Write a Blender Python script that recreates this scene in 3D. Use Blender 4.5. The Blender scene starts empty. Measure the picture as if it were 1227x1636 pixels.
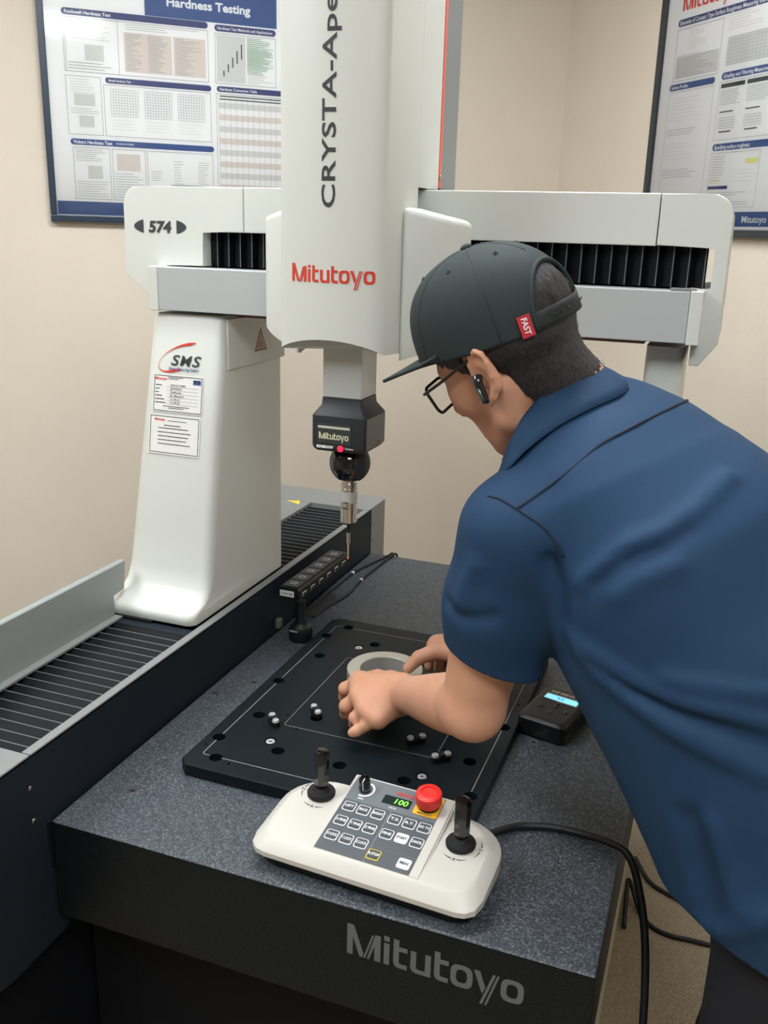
import bpy, bmesh, math, random
import numpy as np
from mathutils import Vector, Matrix

random.seed(7)
SC = bpy.context.scene
COL = SC.collection
PI = math.pi

# ------------------------------------------------------------------ camera, world, exposure
FPX, IW, IH = 1477.88, 1227.0, 1636.0
YAW, PITCH, ROLL = map(math.radians, (-19.951, 16.921, 1.6925))
CAM = Vector((0.8189, -0.8988, 0.8132))
_f = Vector((math.sin(YAW) * math.cos(PITCH), math.cos(YAW) * math.cos(PITCH), -math.sin(PITCH)))
_r = Vector((math.cos(YAW), -math.sin(YAW), 0))
_u = _r.cross(_f)
CR = _r * math.cos(ROLL) + _u * math.sin(ROLL)
CU = -_r * math.sin(ROLL) + _u * math.cos(ROLL)
CF = _f
cam = bpy.data.cameras.new('camera')
cam.sensor_fit = 'VERTICAL'
cam.sensor_height = 36.0
cam.lens = FPX / IH * 36.0
cam.clip_start = 0.02
cam_o = bpy.data.objects.new('camera', cam)
COL.objects.link(cam_o)
cam_o.matrix_world = Matrix(((CR.x, CU.x, -CF.x, CAM.x), (CR.y, CU.y, -CF.y, CAM.y), (CR.z, CU.z, -CF.z, CAM.z), (0, 0, 0, 1)))
SC.camera = cam_o

w = bpy.data.worlds.new('world')
SC.world = w
w.use_nodes = True
w.node_tree.nodes['Background'].inputs[0].default_value = (0.5, 0.5, 0.5, 1)
w.node_tree.nodes['Background'].inputs[1].default_value = 0.1
SC.view_settings.view_transform = 'Standard'
SC.view_settings.look = 'None'
SC.view_settings.gamma = 1
SC.view_settings.use_curve_mapping = False
SC.view_settings.exposure = 1.0
LAMP_STRENGTH = 11.0

FLOOR_Z = -0.78
CEIL_Z = 1.92

# ------------------------------------------------------------------ materials
def lin(c):
    c = c / 255.0
    return c / 12.92 if c <= 0.04045 else ((c + 0.055) / 1.055) ** 2.4

def rgb(t):
    return (lin(t[0]), lin(t[1]), lin(t[2]), 1)

MATS = {}

def mat(name, col, rough=0.5, metal=0.0, noise=0.0, nscale=60.0, bump=0.0, bscale=200.0, coat=0.0, spec=0.5,
        col2=None, ramp=(0.35, 0.65), emit=None, estr=0.0, stretch=None, detail=3.0, sss=0.0):
    m = bpy.data.materials.new(name)
    m.use_nodes = True
    nt = m.node_tree
    b = nt.nodes['Principled BSDF']
    b.inputs['Roughness'].default_value = rough
    b.inputs['Metallic'].default_value = metal
    b.inputs['Base Color'].default_value = rgb(col)
    b.inputs['Coat Weight'].default_value = coat
    b.inputs['Coat Roughness'].default_value = 0.05
    b.inputs['Specular IOR Level'].default_value = spec
    if sss:
        b.inputs['Subsurface Weight'].default_value = sss
        b.inputs['Subsurface Radius'].default_value = (0.012, 0.005, 0.003)
        b.inputs['Subsurface Scale'].default_value = 0.5
    tc = nt.nodes.new('ShaderNodeTexCoord')
    src = tc.outputs['Object']
    if stretch:
        mp = nt.nodes.new('ShaderNodeMapping')
        mp.inputs['Scale'].default_value = stretch
        nt.links.new(src, mp.inputs[0])
        src = mp.outputs[0]
    if col2 is not None:
        n = nt.nodes.new('ShaderNodeTexNoise')
        n.inputs['Scale'].default_value = nscale
        n.inputs['Detail'].default_value = detail
        nt.links.new(src, n.inputs['Vector'])
        r = nt.nodes.new('ShaderNodeValToRGB')
        r.color_ramp.elements[0].position = ramp[0]
        r.color_ramp.elements[0].color = rgb(col)
        r.color_ramp.elements[1].position = ramp[1]
        r.color_ramp.elements[1].color = rgb(col2)
        nt.links.new(n.outputs['Fac'], r.inputs[0])
        nt.links.new(r.outputs[0], b.inputs['Base Color'])
    if bump:
        n2 = nt.nodes.new('ShaderNodeTexNoise')
        n2.inputs['Scale'].default_value = bscale
        n2.inputs['Detail'].default_value = 2
        nt.links.new(src, n2.inputs['Vector'])
        bp = nt.nodes.new('ShaderNodeBump')
        bp.inputs['Strength'].default_value = bump
        bp.inputs['Distance'].default_value = 0.002
        nt.links.new(n2.outputs['Fac'], bp.inputs['Height'])
        nt.links.new(bp.outputs[0], b.inputs['Normal'])
    if emit is not None:
        b.inputs['Emission Color'].default_value = rgb(emit)
        b.inputs['Emission Strength'].default_value = estr
    MATS[name] = m
    return m

mat('wall_paint', (212, 201, 184), 0.75, bump=0.25, bscale=170, col2=(207, 196, 179), nscale=3)
mat('ceiling_tile', (225, 224, 218), 0.9, bump=0.2, bscale=90)
mat('carpet', (138, 126, 108), 1.0, col2=(176, 163, 142), nscale=420, bump=0.8, bscale=500, ramp=(0.4, 0.6))
mat('machine_white', (210, 212, 204), 0.38, bump=0.04, bscale=900)
mat('machine_white_b', (210, 212, 205), 0.4)
mat('panel_grey', (178, 181, 180), 0.42, bump=0.03, bscale=900)
mat('guard_grey', (146, 151, 147), 0.5, bump=0.03, bscale=900)
mat('cover_grey', (128, 130, 128), 0.5, bump=0.05, bscale=900)
mat('dark_cover', (22, 32, 41), 0.6, bump=0.05, bscale=900, spec=0.3)
mat('dark_base', (10, 13, 19), 0.65, spec=0.2)
mat('bellows', (9, 11, 14), 0.6, spec=0.2)
mat('bellows_edge', (92, 98, 104), 0.35)
mat('black', (14, 15, 17), 0.45)
mat('black_gloss', (9, 10, 12), 0.12, coat=0.5)
mat('rubber', (16, 17, 19), 0.75)
mat('cord_black', (15, 16, 20), 0.5)
mat('steel', (220, 218, 212), 0.2, metal=0.95, bump=0.05, bscale=300, stretch=(1, 1, 40))
mat('steel_satin', (218, 215, 205), 0.42, metal=0.7, bump=0.03, bscale=700)
mat('bore_steel', (206, 204, 198), 0.3, metal=0.55, bump=0.05, bscale=300, stretch=(1, 1, 40))
mat('brass_dark', (150, 148, 140), 0.3, metal=1.0)
mat('spindle_alu', (198, 202, 200), 0.4, metal=0.35)
mat('anodised', (12, 22, 27), 0.42, col2=(15, 25, 30), nscale=300, spec=0.18)
mat('engraving', (150, 152, 152), 0.5)
mat('screw_white', (215, 216, 214), 0.3, metal=0.5)
mat('logo_red', (206, 62, 44), 0.5)
mat('print_dark', (58, 60, 62), 0.5)
mat('print_black', (34, 36, 40), 0.6)
mat('print_grey', (150, 150, 150), 0.7)
mat('print_blue', (46, 80, 136), 0.55)
mat('print_navy', (52, 62, 112), 0.55)
mat('print_red', (208, 70, 58), 0.6)
mat('print_green', (158, 192, 160), 0.7)
mat('print_pale', (208, 208, 204), 0.7)
mat('print_yellow', (226, 222, 140), 0.7)
mat('print_tan', (214, 205, 196), 0.7)
mat('paper', (236, 236, 234), 0.6)
mat('label_paper', (228, 228, 222), 0.5)
mat('print_white', (236, 238, 238), 0.5)
mat('frame_navy', (36, 50, 66), 0.3)
mat('frame_black', (44, 48, 52), 0.4)
mat('ctrl_white', (198, 194, 184), 0.42, bump=0.03, bscale=1200)
mat('ctrl_panel', (104, 110, 114), 0.5)
mat('ctrl_panel_dark', (76, 82, 86), 0.5)
mat('key_dark', (58, 64, 67), 0.45)
mat('key_white', (226, 226, 224), 0.45)
mat('estop_red', (222, 44, 38), 0.4)
mat('estop_yellow', (240, 182, 40), 0.5)
mat('lcd_dark', (30, 44, 40), 0.2)
mat('led_green', (120, 230, 70), 0.5, emit=(120, 235, 70), estr=0.9)
mat('led_red', (230, 30, 60), 0.3, emit=(255, 40, 70), estr=0.6)
mat('lcd_blue', (120, 195, 240), 0.3, emit=(110, 190, 240), estr=0.75)
mat('lcd_text', (60, 110, 170), 0.5)
mat('warn_yellow', (232, 204, 70), 0.6)
mat('warn_faded', (190, 160, 128), 0.6)
mat('strip_red', (226, 104, 88), 0.5)
mat('underside', (128, 84, 78), 0.6)
mat('head_dark', (44, 48, 52), 0.5)
mat('head_side', (92, 94, 92), 0.35)
mat('badge', (58, 62, 62), 0.35)
mat('badge_bar', (196, 198, 180), 0.4)
mat('badge_text', (226, 224, 190), 0.4)
mat('stand_cream', (196, 190, 172), 0.6)
mat('granite_logo', (98, 103, 105), 0.6)
mat('lamp_diffuser', (255, 255, 255), 0.5, emit=(244, 248, 253), estr=LAMP_STRENGTH)
mat('lamp_frame', (220, 220, 216), 0.5)

# granite: the top is lapped to a dull grey, the sides are polished near black
def granite(name, dark, mid, light, rough, spec):
    g = mat(name, mid, rough, bump=0.12, bscale=700, spec=spec)
    nt = g.node_tree
    b = nt.nodes['Principled BSDF']
    tc = nt.nodes['Texture Coordinate']
    v1 = nt.nodes.new('ShaderNodeTexNoise'); v1.inputs['Scale'].default_value = 330; v1.inputs['Detail'].default_value = 5; v1.inputs['Roughness'].default_value = 0.85
    rp = nt.nodes.new('ShaderNodeValToRGB')
    rp.color_ramp.elements[0].position = 0.36; rp.color_ramp.elements[0].color = rgb(dark)
    rp.color_ramp.elements[1].position = 0.68; rp.color_ramp.elements[1].color = rgb(light)
    e = rp.color_ramp.elements.new(0.52); e.color = rgb(mid)
    nt.links.new(tc.outputs['Object'], v1.inputs['Vector'])
    nt.links.new(v1.outputs['Fac'], rp.inputs[0])
    nt.links.new(rp.outputs[0], b.inputs['Base Color'])
granite('granite_top', (27, 31, 36), (58, 64, 70), (140, 147, 152), 0.5, 0.5)
granite('granite_side', (6, 9, 12), (11, 17, 20), (36, 44, 48), 0.45, 0.22)
# pane of the picture frames: clear, thin
gm = bpy.data.materials.new('clear_pane'); gm.use_nodes = True
nt = gm.node_tree; nt.nodes.clear()
o_ = nt.nodes.new('ShaderNodeOutputMaterial'); mx = nt.nodes.new('ShaderNodeMixShader')
tr = nt.nodes.new('ShaderNodeBsdfTransparent'); gl = nt.nodes.new('ShaderNodeBsdfGlossy'); gl.inputs['Roughness'].default_value = 0.06
fr = nt.nodes.new('ShaderNodeFresnel'); fr.inputs['IOR'].default_value = 1.5
nt.links.new(fr.outputs[0], mx.inputs[0]); nt.links.new(tr.outputs[0], mx.inputs[1]); nt.links.new(gl.outputs[0], mx.inputs[2]); nt.links.new(mx.outputs[0], o_.inputs[0])
MATS['clear_pane'] = gm
lm = gm.copy(); lm.name = 'spectacle_lens'
lm.node_tree.links.remove(lm.node_tree.nodes['Mix Shader'].inputs[0].links[0]); lm.node_tree.nodes['Mix Shader'].inputs[0].default_value = 0.05
MATS['spectacle_lens'] = lm

# ------------------------------------------------------------------ mesh helpers
def link(name, me, m, parent=None, loc=None, rot=None, smooth=False, angle=None):
    if m is not None:
        me.materials.clear()
        for k in (m if isinstance(m, (list, tuple)) else [m]):
            me.materials.append(MATS[k])
    o = bpy.data.objects.new(name, me)
    COL.objects.link(o)
    if parent:
        o.parent = parent
    if loc is not None:
        o.location = loc
    if rot is not None:
        o.rotation_euler = rot
    if smooth:
        me.polygons.foreach_set('use_smooth', [True] * len(me.polygons))
        if angle:
            me.set_sharp_from_angle(angle=math.radians(angle))
    return o

def bm_mesh(bm, name='m'):
    bmesh.ops.recalc_face_normals(bm, faces=bm.faces[:])
    me = bpy.data.meshes.new(name)
    bm.to_mesh(me)
    bm.free()
    return me

def data_mesh(verts, faces):
    me = bpy.data.meshes.new('m')
    me.from_pydata([tuple(v) for v in verts], [], faces)
    me.update()
    return me

def tag(o, label, cat, group=None):
    o['label'] = label
    o['category'] = cat
    if group:
        o['group'] = group
    return o

def empty(name, loc=(0, 0, 0), rz=0.0, label=None, cat=None, group=None, rot=None):
    o = bpy.data.objects.new(name, None)
    COL.objects.link(o)
    o.empty_display_size = 0.05
    o.location = loc
    o.rotation_euler = rot if rot else (0, 0, rz)
    if label:
        tag(o, label, cat, group)
    return o

def box(bm, x0, x1, y0, y1, z0, z1):
    vs = [bm.verts.new(p) for p in ((x0, y0, z0), (x1, y0, z0), (x1, y1, z0), (x0, y1, z0), (x0, y0, z1), (x1, y0, z1), (x1, y1, z1), (x0, y1, z1))]
    for f in ((0, 3, 2, 1), (4, 5, 6, 7), (0, 1, 5, 4), (1, 2, 6, 5), (2, 3, 7, 6), (3, 0, 4, 7)):
        bm.faces.new([vs[i] for i in f])
    return vs

def box_mesh(x0, x1, y0, y1, z0, z1, bev=0.0, seg=2):
    bm = bmesh.new()
    box(bm, x0, x1, y0, y1, z0, z1)
    if bev:
        bmesh.ops.bevel(bm, geom=bm.edges[:], offset=bev, segments=seg, affect='EDGES', profile=0.5)
    return bm_mesh(bm)

def prism_mesh(poly, axis, a0, a1, bev=0.0, seg=2, bev_all=True):
    """closed polygon (list of 2-tuples) extruded along axis: 'y' -> poly is (x,z); 'z' -> (x,y); 'x' -> (y,z)"""
    bm = bmesh.new()
    def P(p, a):
        return {'y': (p[0], a, p[1]), 'z': (p[0], p[1], a), 'x': (a, p[0], p[1])}[axis]
    v0 = [bm.verts.new(P(p, a0)) for p in poly]
    v1 = [bm.verts.new(P(p, a1)) for p in poly]
    n = len(poly)
    f0 = bm.faces.new(v0)
    f1 = bm.faces.new(v1)
    for i in range(n):
        bm.faces.new((v0[i], v0[(i + 1) % n], v1[(i + 1) % n], v1[i]))
    if bev:
        es = list(set(list(f0.edges) + list(f1.edges)))
        bmesh.ops.bevel(bm, geom=es, offset=bev, segments=seg, affect='EDGES', profile=0.5)
    return bm_mesh(bm)

def rrect(x0, x1, y0, y1, r, n=5, rs=None):
    """rounded rectangle outline, ccw; rs = radii (bl, br, tr, tl)"""
    rs = rs or (r, r, r, r)
    out = []
    for (cx, cy, a0, rr) in ((x0 + rs[0], y0 + rs[0], PI, rs[0]), (x1 - rs[1], y0 + rs[1], 1.5 * PI, rs[1]), (x1 - rs[2], y1 - rs[2], 0, rs[2]), (x0 + rs[3], y1 - rs[3], 0.5 * PI, rs[3])):
        if rr <= 1e-6:
            out.append((cx, cy))
            continue
        for k in range(n + 1):
            a = a0 + 0.5 * PI * k / n
            out.append((cx + rr * math.cos(a), cy + rr * math.sin(a)))
    return out

def loft_mesh(rings, cap0=True, cap1=True, closed=True):
    n = len(rings[0])
    verts = [p for r in rings for p in r]
    faces = []
    for i in range(len(rings) - 1):
        for j in range(n if closed else n - 1):
            a = i * n + j
            b_ = i * n + (j + 1) % n
            faces.append((a, b_, b_ + n, a + n))
    if cap0:
        faces.append(tuple(range(n - 1, -1, -1)))
    if cap1:
        faces.append(tuple(range((len(rings) - 1) * n, len(rings) * n)))
    return data_mesh(verts, faces)

def lathe_mesh(prof, n=32, cap=True):
    """profile of (r, z) turned round z"""
    rings = [[(r * math.cos(2 * PI * k / n), r * math.sin(2 * PI * k / n), z) for k in range(n)] for r, z in prof]
    return loft_mesh(rings, cap, cap)

def catmull(pts, sub=8):
    P = [Vector(p) for p in pts]
    P = [P[0] * 2 - P[1]] + P + [P[-1] * 2 - P[-2]]
    out = []
    for i in range(1, len(P) - 2):
        for k in range(sub):
            t = k / sub
            a, b_, c, d = P[i - 1], P[i], P[i + 1], P[i + 2]
            out.append(0.5 * ((2 * b_) + (c - a) * t + (2 * a - 5 * b_ + 4 * c - d) * t * t + (3 * b_ - a - 3 * c + d) * t ** 3))
    out.append(P[-2])
    return out

def tube_mesh(pts, r, n=10, sub=8, radii=None):
    P = catmull(pts, sub) if sub > 1 else [Vector(p) for p in pts]
    rings = []
    t = (P[1] - P[0]).normalized()
    up = Vector((0, 0, 1)) if abs(t.z) < 0.9 else Vector((1, 0, 0))
    nrm = t.cross(up).normalized()
    for i, p in enumerate(P):
        t = (P[min(i + 1, len(P) - 1)] - P[max(i - 1, 0)]).normalized()
        nrm = (nrm - t * nrm.dot(t)).normalized()
        bi = t.cross(nrm)
        rr = r if radii is None else radii(i / (len(P) - 1))
        rings.append([p + (nrm * math.cos(2 * PI * k / n) + bi * math.sin(2 * PI * k / n)) * rr for k in range(n)])
    return loft_mesh(rings)

def eval_mesh(o):
    dg = bpy.context.evaluated_depsgraph_get()
    me = bpy.data.meshes.new_from_object(o.evaluated_get(dg))
    return me

def boolean_cut(me, cutters):
    """subtract cutter meshes from me, returns a new mesh"""
    a = bpy.data.objects.new('tmp_a', me); COL.objects.link(a)
    rm = [a]
    for c in cutters:
        b_ = bpy.data.objects.new('tmp_b', c); COL.objects.link(b_)
        rm.append(b_)
        md = a.modifiers.new('b', 'BOOLEAN'); md.operation = 'DIFFERENCE'; md.object = b_; md.solver = 'EXACT'
    out = eval_mesh(a)
    for o in rm:
        bpy.data.objects.remove(o)
    return out

def frame_matrix(origin, xdir, ydir):
    x = Vector(xdir).normalized()
    z = x.cross(Vector(ydir)).normalized()
    y = z.cross(x)
    M = Matrix.Identity(4)
    for i in range(3):
        M[i][0], M[i][1], M[i][2], M[i][3] = x[i], y[i], z[i], origin[i]
    return M

TXT = {}

def text_data(s, bold=0.0, shear=0.0, spacing=1.0, height=1.0, thick=0.03, width=None):
    """mesh of a line of lettering: cap height 'height', centred on its box; optional total width"""
    cu = bpy.data.curves.new('t', 'FONT')
    cu.body = s
    cu.size = 1.0
    cu.offset = bold
    cu.shear = shear
    cu.space_character = spacing
    cu.extrude = thick
    cu.resolution_u = 3
    cu.align_x = 'LEFT'
    o = bpy.data.objects.new('t', cu)
    COL.objects.link(o)
    me = eval_mesh(o)
    bpy.data.objects.remove(o)
    bpy.data.curves.remove(cu)
    co = np.empty(len(me.vertices) * 3)
    me.vertices.foreach_get('co', co)
    co = co.reshape(-1, 3)
    mn, mxx = co.min(0), co.max(0)
    k = height / 0.70
    kx = k if width is None else width / (mxx[0] - mn[0])
    co[:, 0] = (co[:, 0] - (mn[0] + mxx[0]) / 2) * kx
    co[:, 1] = (co[:, 1] - 0.35) * k
    co[:, 2] = co[:, 2] / max(thick, 1e-6) * 0.5
    me.vertices.foreach_set('co', co.ravel())
    me.update()
    return me

def merge(parts):
    """parts: list of (mesh, Matrix) -> one mesh"""
    V, F = [], []
    for me, M in parts:
        n0 = len(V)
        V += [M @ v.co for v in me.vertices]
        F += [tuple(n0 + i for i in p.vertices) for p in me.polygons]
    return data_mesh(V, F)

def text_obj(name, s, origin, xdir, ydir, height, m, parent, bold=0.01, shear=0.0, spacing=1.0, width=None, depth=0.0006):
    me = text_data(s, bold, shear, spacing, height, width=width)
    M = frame_matrix(origin, xdir, ydir) @ Matrix.Diagonal((1, 1, depth, 1))
    me.transform(M)
    o = link(name, me, m, parent)
    return o

def logo_mesh():
    """the maker's word mark as flat shapes, cap height 1, origin at lower left; returns mesh in xy with thickness 1 in z"""
    polys = []
    def R(x0, x1, y0, y1): polys.append([(x0, y0), (x1, y0), (x1, y1), (x0, y1)])
    polys.append([(0, 0), (0.17, 0), (0.17, 0.62), (0.38, 0.0), (0.46, 0.0), (0.50, 0.12), (0.2, 1.0), (0, 1.0)])
    polys.append([(0.49, 0.0), (0.55, 0.0), (0.80, 0.82), (0.74, 0.82)])
    polys.append([(0.60, 0.0), (0.67, 0.0), (0.82, 0.48), (0.82, 0), (1.0, 0), (1.0, 0.86), (0.84, 0.86)])
    R(1.10, 1.26, 0, 0.70); R(1.10, 1.26, 0.78, 0.93)
    def tee(x):
        polys.append([(x, 0.14), (x + 0.05, 0.04), (x + 0.14, 0), (x + 0.40, 0), (x + 0.40, 0.14), (x + 0.20, 0.14), (x + 0.16, 0.2), (x + 0.16, 0.92), (x, 0.92)])
        R(x + 0.16, x + 0.40, 0.56, 0.70)
    tee(1.38)
    x = 1.88
    polys.append([(x, 0.16), (x + 0.05, 0.04), (x + 0.16, 0), (x + 0.58, 0), (x + 0.58, 0.70), (x + 0.42, 0.70), (x + 0.42, 0.13), (x + 0.20, 0.13), (x + 0.16, 0.18), (x + 0.16, 0.70), (x, 0.70)])
    tee(2.56)
    verts, faces = [], []
    def ring(cx, w_, h_):
        n = 32
        o, i = [], []
        for k in range(n):
            a = 2 * PI * k / n
            c, s = math.cos(a), math.sin(a)
            sg = lambda v, e: math.copysign(abs(v) ** e, v)
            o.append((cx + w_ * sg(c, 0.62), 0.35 + h_ * sg(s, 0.62)))
            i.append((cx + (w_ - 0.155) * sg(c, 0.7), 0.35 + (h_ - 0.14) * sg(s, 0.7)))
        for k in range(n):
            k2 = (k + 1) % n
            polys.append([o[k], o[k2], i[k2], i[k]])
    ring(3.33, 0.31, 0.36)
    polys.append([(3.66, 0.70), (3.83, 0.70), (4.00, 0.22), (3.92, 0.0)])
    polys.append([(3.86, -0.34), (3.94, -0.34), (4.26, 0.70), (4.18, 0.70)])
    polys.append([(4.00, -0.34), (4.06, -0.34), (4.36, 0.70), (4.30, 0.70)])
    ring(4.72, 0.31, 0.36)
    for p in polys:
        a = sum(p[i][0] * p[(i + 1) % len(p)][1] - p[(i + 1) % len(p)][0] * p[i][1] for i in range(len(p)))
        if a < 0:
            p = p[::-1]
        n0, n = len(verts), len(p)
        verts += [(q[0], q[1], 0.5) for q in p] + [(q[0], q[1], -0.5) for q in p]
        faces.append(tuple(range(n0, n0 + n)))
        faces.append(tuple(range(n0 + 2 * n - 1, n0 + n - 1, -1)))
        for i in range(n):
            faces.append((n0 + i, n0 + n + i, n0 + n + (i + 1) % n, n0 + (i + 1) % n))
    return data_mesh(verts, faces)   # total width 5.03

def logo_obj(name, origin, xdir, ydir, width, m, parent, depth=0.0006, hscale=1.0):
    k = width / 5.03
    me = logo_mesh()
    me.transform(frame_matrix(origin, xdir, ydir) @ Matrix.Diagonal((k, k * hscale, depth, 1)))
    return link(name, me, m, parent)

def copy_tree(o, parent=None):
    c = o.copy()
    COL.objects.link(c)
    c.parent = parent
    for ch in list(o.children):
        copy_tree(ch, c)
    return c

# ------------------------------------------------------------------ the room (turned 41.4 degrees to the machine)
WTH = 0.72263
DL = Vector((math.cos(WTH), math.sin(WTH), 0))      # along the left wall, towards the corner
NL = Vector((-math.sin(WTH), math.cos(WTH), 0))     # out through the left wall
CORNER = Vector((0.20445, 2.42867, 0))
def room(a, b, z):
    """a: metres from the corner along the left wall, b: metres from the left wall into the room"""
    p = CORNER - DL * a - NL * b
    return Vector((p.x, p.y, z))
LA, LB = 5.4, 6.0
def room_slab(name, a0, a1, b0, b1, z0, z1, m):
    vs = [room(a, b_, z) for z in (z0, z1) for a, b_ in ((a0, b0), (a1, b0), (a1, b1), (a0, b1))]
    me = data_mesh(vs, [(0, 3, 2, 1), (4, 5, 6, 7), (0, 1, 5, 4), (1, 2, 6, 5), (2, 3, 7, 6), (3, 0, 4, 7)])
    bm = bmesh.new(); bm.from_mesh(me); me2 = bm_mesh(bm)
    o = link(name, me2, m)
    o['kind'] = 'structure'
    return o
room_slab('floor', -0.1, LA + 0.1, -0.1, LB + 0.1, FLOOR_Z - 0.1, FLOOR_Z, 'carpet')
room_slab('ceiling', -0.1, LA + 0.1, -0.1, LB + 0.1, CEIL_Z, CEIL_Z + 0.1, 'ceiling_tile')
room_slab('wall_left', -0.1, LA + 0.1, -0.1, 0, FLOOR_Z, CEIL_Z, 'wall_paint')
room_slab('wall_right', -0.1, 0, 0, LB, FLOOR_Z, CEIL_Z, 'wall_paint')
room_slab('wall_front', -0.1, LA + 0.1, LB, LB + 0.1, FLOOR_Z, CEIL_Z, 'wall_paint')
room_slab('wall_side', LA, LA + 0.1, 0, LB, FLOOR_Z, CEIL_Z, 'wall_paint')
room_slab('baseboard_left', 0.012, LA, 0, 0.012, FLOOR_Z, FLOOR_Z + 0.1, 'frame_black')
room_slab('baseboard_right', 0, 0.012, 0.012, LB, FLOOR_Z, FLOOR_Z + 0.1, 'frame_black')

LAMPS = [(1.2, 1.4, 'above the granite table'), (3.0, 1.4, 'above the left poster wall'), (1.75, 3.4, 'nearest to the camera')]
for a, b_, where in LAMPS:
    c = room(a, b_, CEIL_Z)
    t = empty('ceiling_light', c, WTH, 'recessed white ceiling light panel ' + where, 'ceiling light', 'ceiling light panels')
    link('diffuser', box_mesh(-0.58, 0.58, -0.28, 0.28, -0.012, -0.004), 'lamp_diffuser', t)
    bm = bmesh.new()
    for q in ((-0.61, 0.61, -0.31, -0.28), (-0.61, 0.61, 0.28, 0.31), (-0.61, -0.58, -0.28, 0.28), (0.58, 0.61, -0.28, 0.28)):
        box(bm, *q, -0.016, -0.001)
    link('frame', bm_mesh(bm), 'lamp_frame', t)

# ------------------------------------------------------------------ granite table on its stand
t = empty('granite_table', (0.384, 0.627, FLOOR_Z), 0, 'black speckled granite measuring table with an engraved word mark on its front', 'table')
def toT(me, o):
    me.transform(Matrix.Translation(-Vector(o.location)))
    return me
slab = link('granite_slab', toT(box_mesh(0.004, 0.768, 0.0, 1.2545, -0.16, 0.0, 0.0035, 3), t), ['granite_side', 'granite_top'], t)
for p_ in slab.data.polygons:
    p_.material_index = 1 if p_.normal.z > 0.3 else 0
logo_obj('engraved_word_mark', Vector((0.460, -0.0002, -0.0705)) - t.location, (1, 0, 0), (0, 0, 1), 0.228, 'granite_logo', t, hscale=1.0)
link('stand_panel', toT(box_mesh(0.726, 0.743, 0.06, 1.20, FLOOR_Z + 0.0, -0.161), t), 'stand_cream', t)
link('stand_panel', toT(box_mesh(0.06, 0.7255, 0.10, 0.115, FLOOR_Z + 0.0, -0.161), t), 'dark_base', t)
link('stand_panel', toT(box_mesh(-0.02, 0.0595, 0.10, 1.20, FLOOR_Z + 0.0, -0.161), t), 'dark_base', t)
link('corner_strip', toT(box_mesh(0.0005, 0.0036, -0.004, 0.003, -0.075, -0.001), t), 'black', t)
for x, y in ((0.067, 0.105), (0.067, 0.485), (0.025, 0.419), (0.597, 0.481), (0.064, 0.868), (0.023, 0.847), (0.335, 0.868), (0.597, 0.868), (0.597, 0.105)):
    r = 1.0
    o = link('threaded_insert', lathe_mesh([(0.0036, 0.0002), (0.0036, 0.0012), (0.0068, 0.0014), (0.0072, 0.0001)], 20, False), 'steel', t, Vector((x, y, 0)) - t.location, smooth=False)
    link('bore', lathe_mesh([(0.0035, 0.0001), (0.0035, 0.0005)], 14), 'black', o)

# ------------------------------------------------------------------ Y rail with its bellows cover
t = empty('rail_cover', (-0.08, 0.6, FLOOR_Z), 0, 'long dark guide rail cover with black bellows along the left of the granite table', 'machine cover')
prof = [(-0.16, 0.118), (-0.16, -0.10), (-0.13, -0.16), (-0.09, -0.185), (0.04, -0.185), (1.36, -0.185), (1.36, 0.118)]
# side panel: rounded lower front corner
sp = []
for k in range(9):
    a = PI + 0.5 * PI * k / 8
    sp.append((-0.09 + 0.11 * math.cos(a), -0.09 + 0.11 * math.sin(a)))
sp += [(0.02, -0.20), (0.06, -0.165), (1.262, -0.165), (1.262, 0.117), (-0.20, 0.117)]
link('side_panel', toT(prism_mesh(sp, 'x', -0.004, 0.0, 0.0008, 1), t), 'dark_cover', t)
link('inner_bed', toT(box_mesh(-0.30, -0.0045, -0.17, 1.355, -0.15, 0.095), t), 'dark_base', t)
link('pedestal', toT(box_mesh(-0.42, -0.03, -0.10, 1.2, FLOOR_Z, -0.1505), t), 'dark_base', t)
link('top_strip', toT(box_mesh(-0.015, 0.0, -0.023, 1.243, 0.112, 0.119, 0.0015), t), 'cover_grey', t)
link('front_plate', toT(box_mesh(-0.30, 0.0, -0.20, -0.0245, 0.112, 0.119, 0.0015), t), 'cover_grey', t)
# rear cover with rounded corners, raised edge
link('rear_cover', toT(prism_mesh(rrect(-0.36, 0.0, 1.244, 1.372, 0.012), 'z', -0.165, 0.119, 0.003, 2), t), 'cover_grey', t)
link('rear_ledge', toT(box_mesh(-0.36, -0.166, 0.80, 1.2435, 0.10, 0.119, 0.0015), t), 'cover_grey', t)
bm = bmesh.new()
vs = [bm.verts.new(p) for p in ((-0.232, 1.232, 0.1194), (-0.198, 1.246, 0.1194), (-0.185, 1.212, 0.1194))]
bm.faces.new(vs)
link('warning_sticker', toT(bm_mesh(bm), t), 'warn_yellow', t)
link('left_ledge', toT(box_mesh(-0.182, -0.1665, -0.0240, 0.7995, 0.1145, 0.119, 0.0006), t), 'cover_grey', t)
link('raised_guard', toT(prism_mesh([(-0.2, -0.1), (0.416, -0.1), (0.416, 0.158), (0.450, 0.158), (0.458, 0.2135), (-0.2, 0.2135)], 'x', -0.196, -0.1825, 0.0015, 1), t), 'guard_grey', t)
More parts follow.
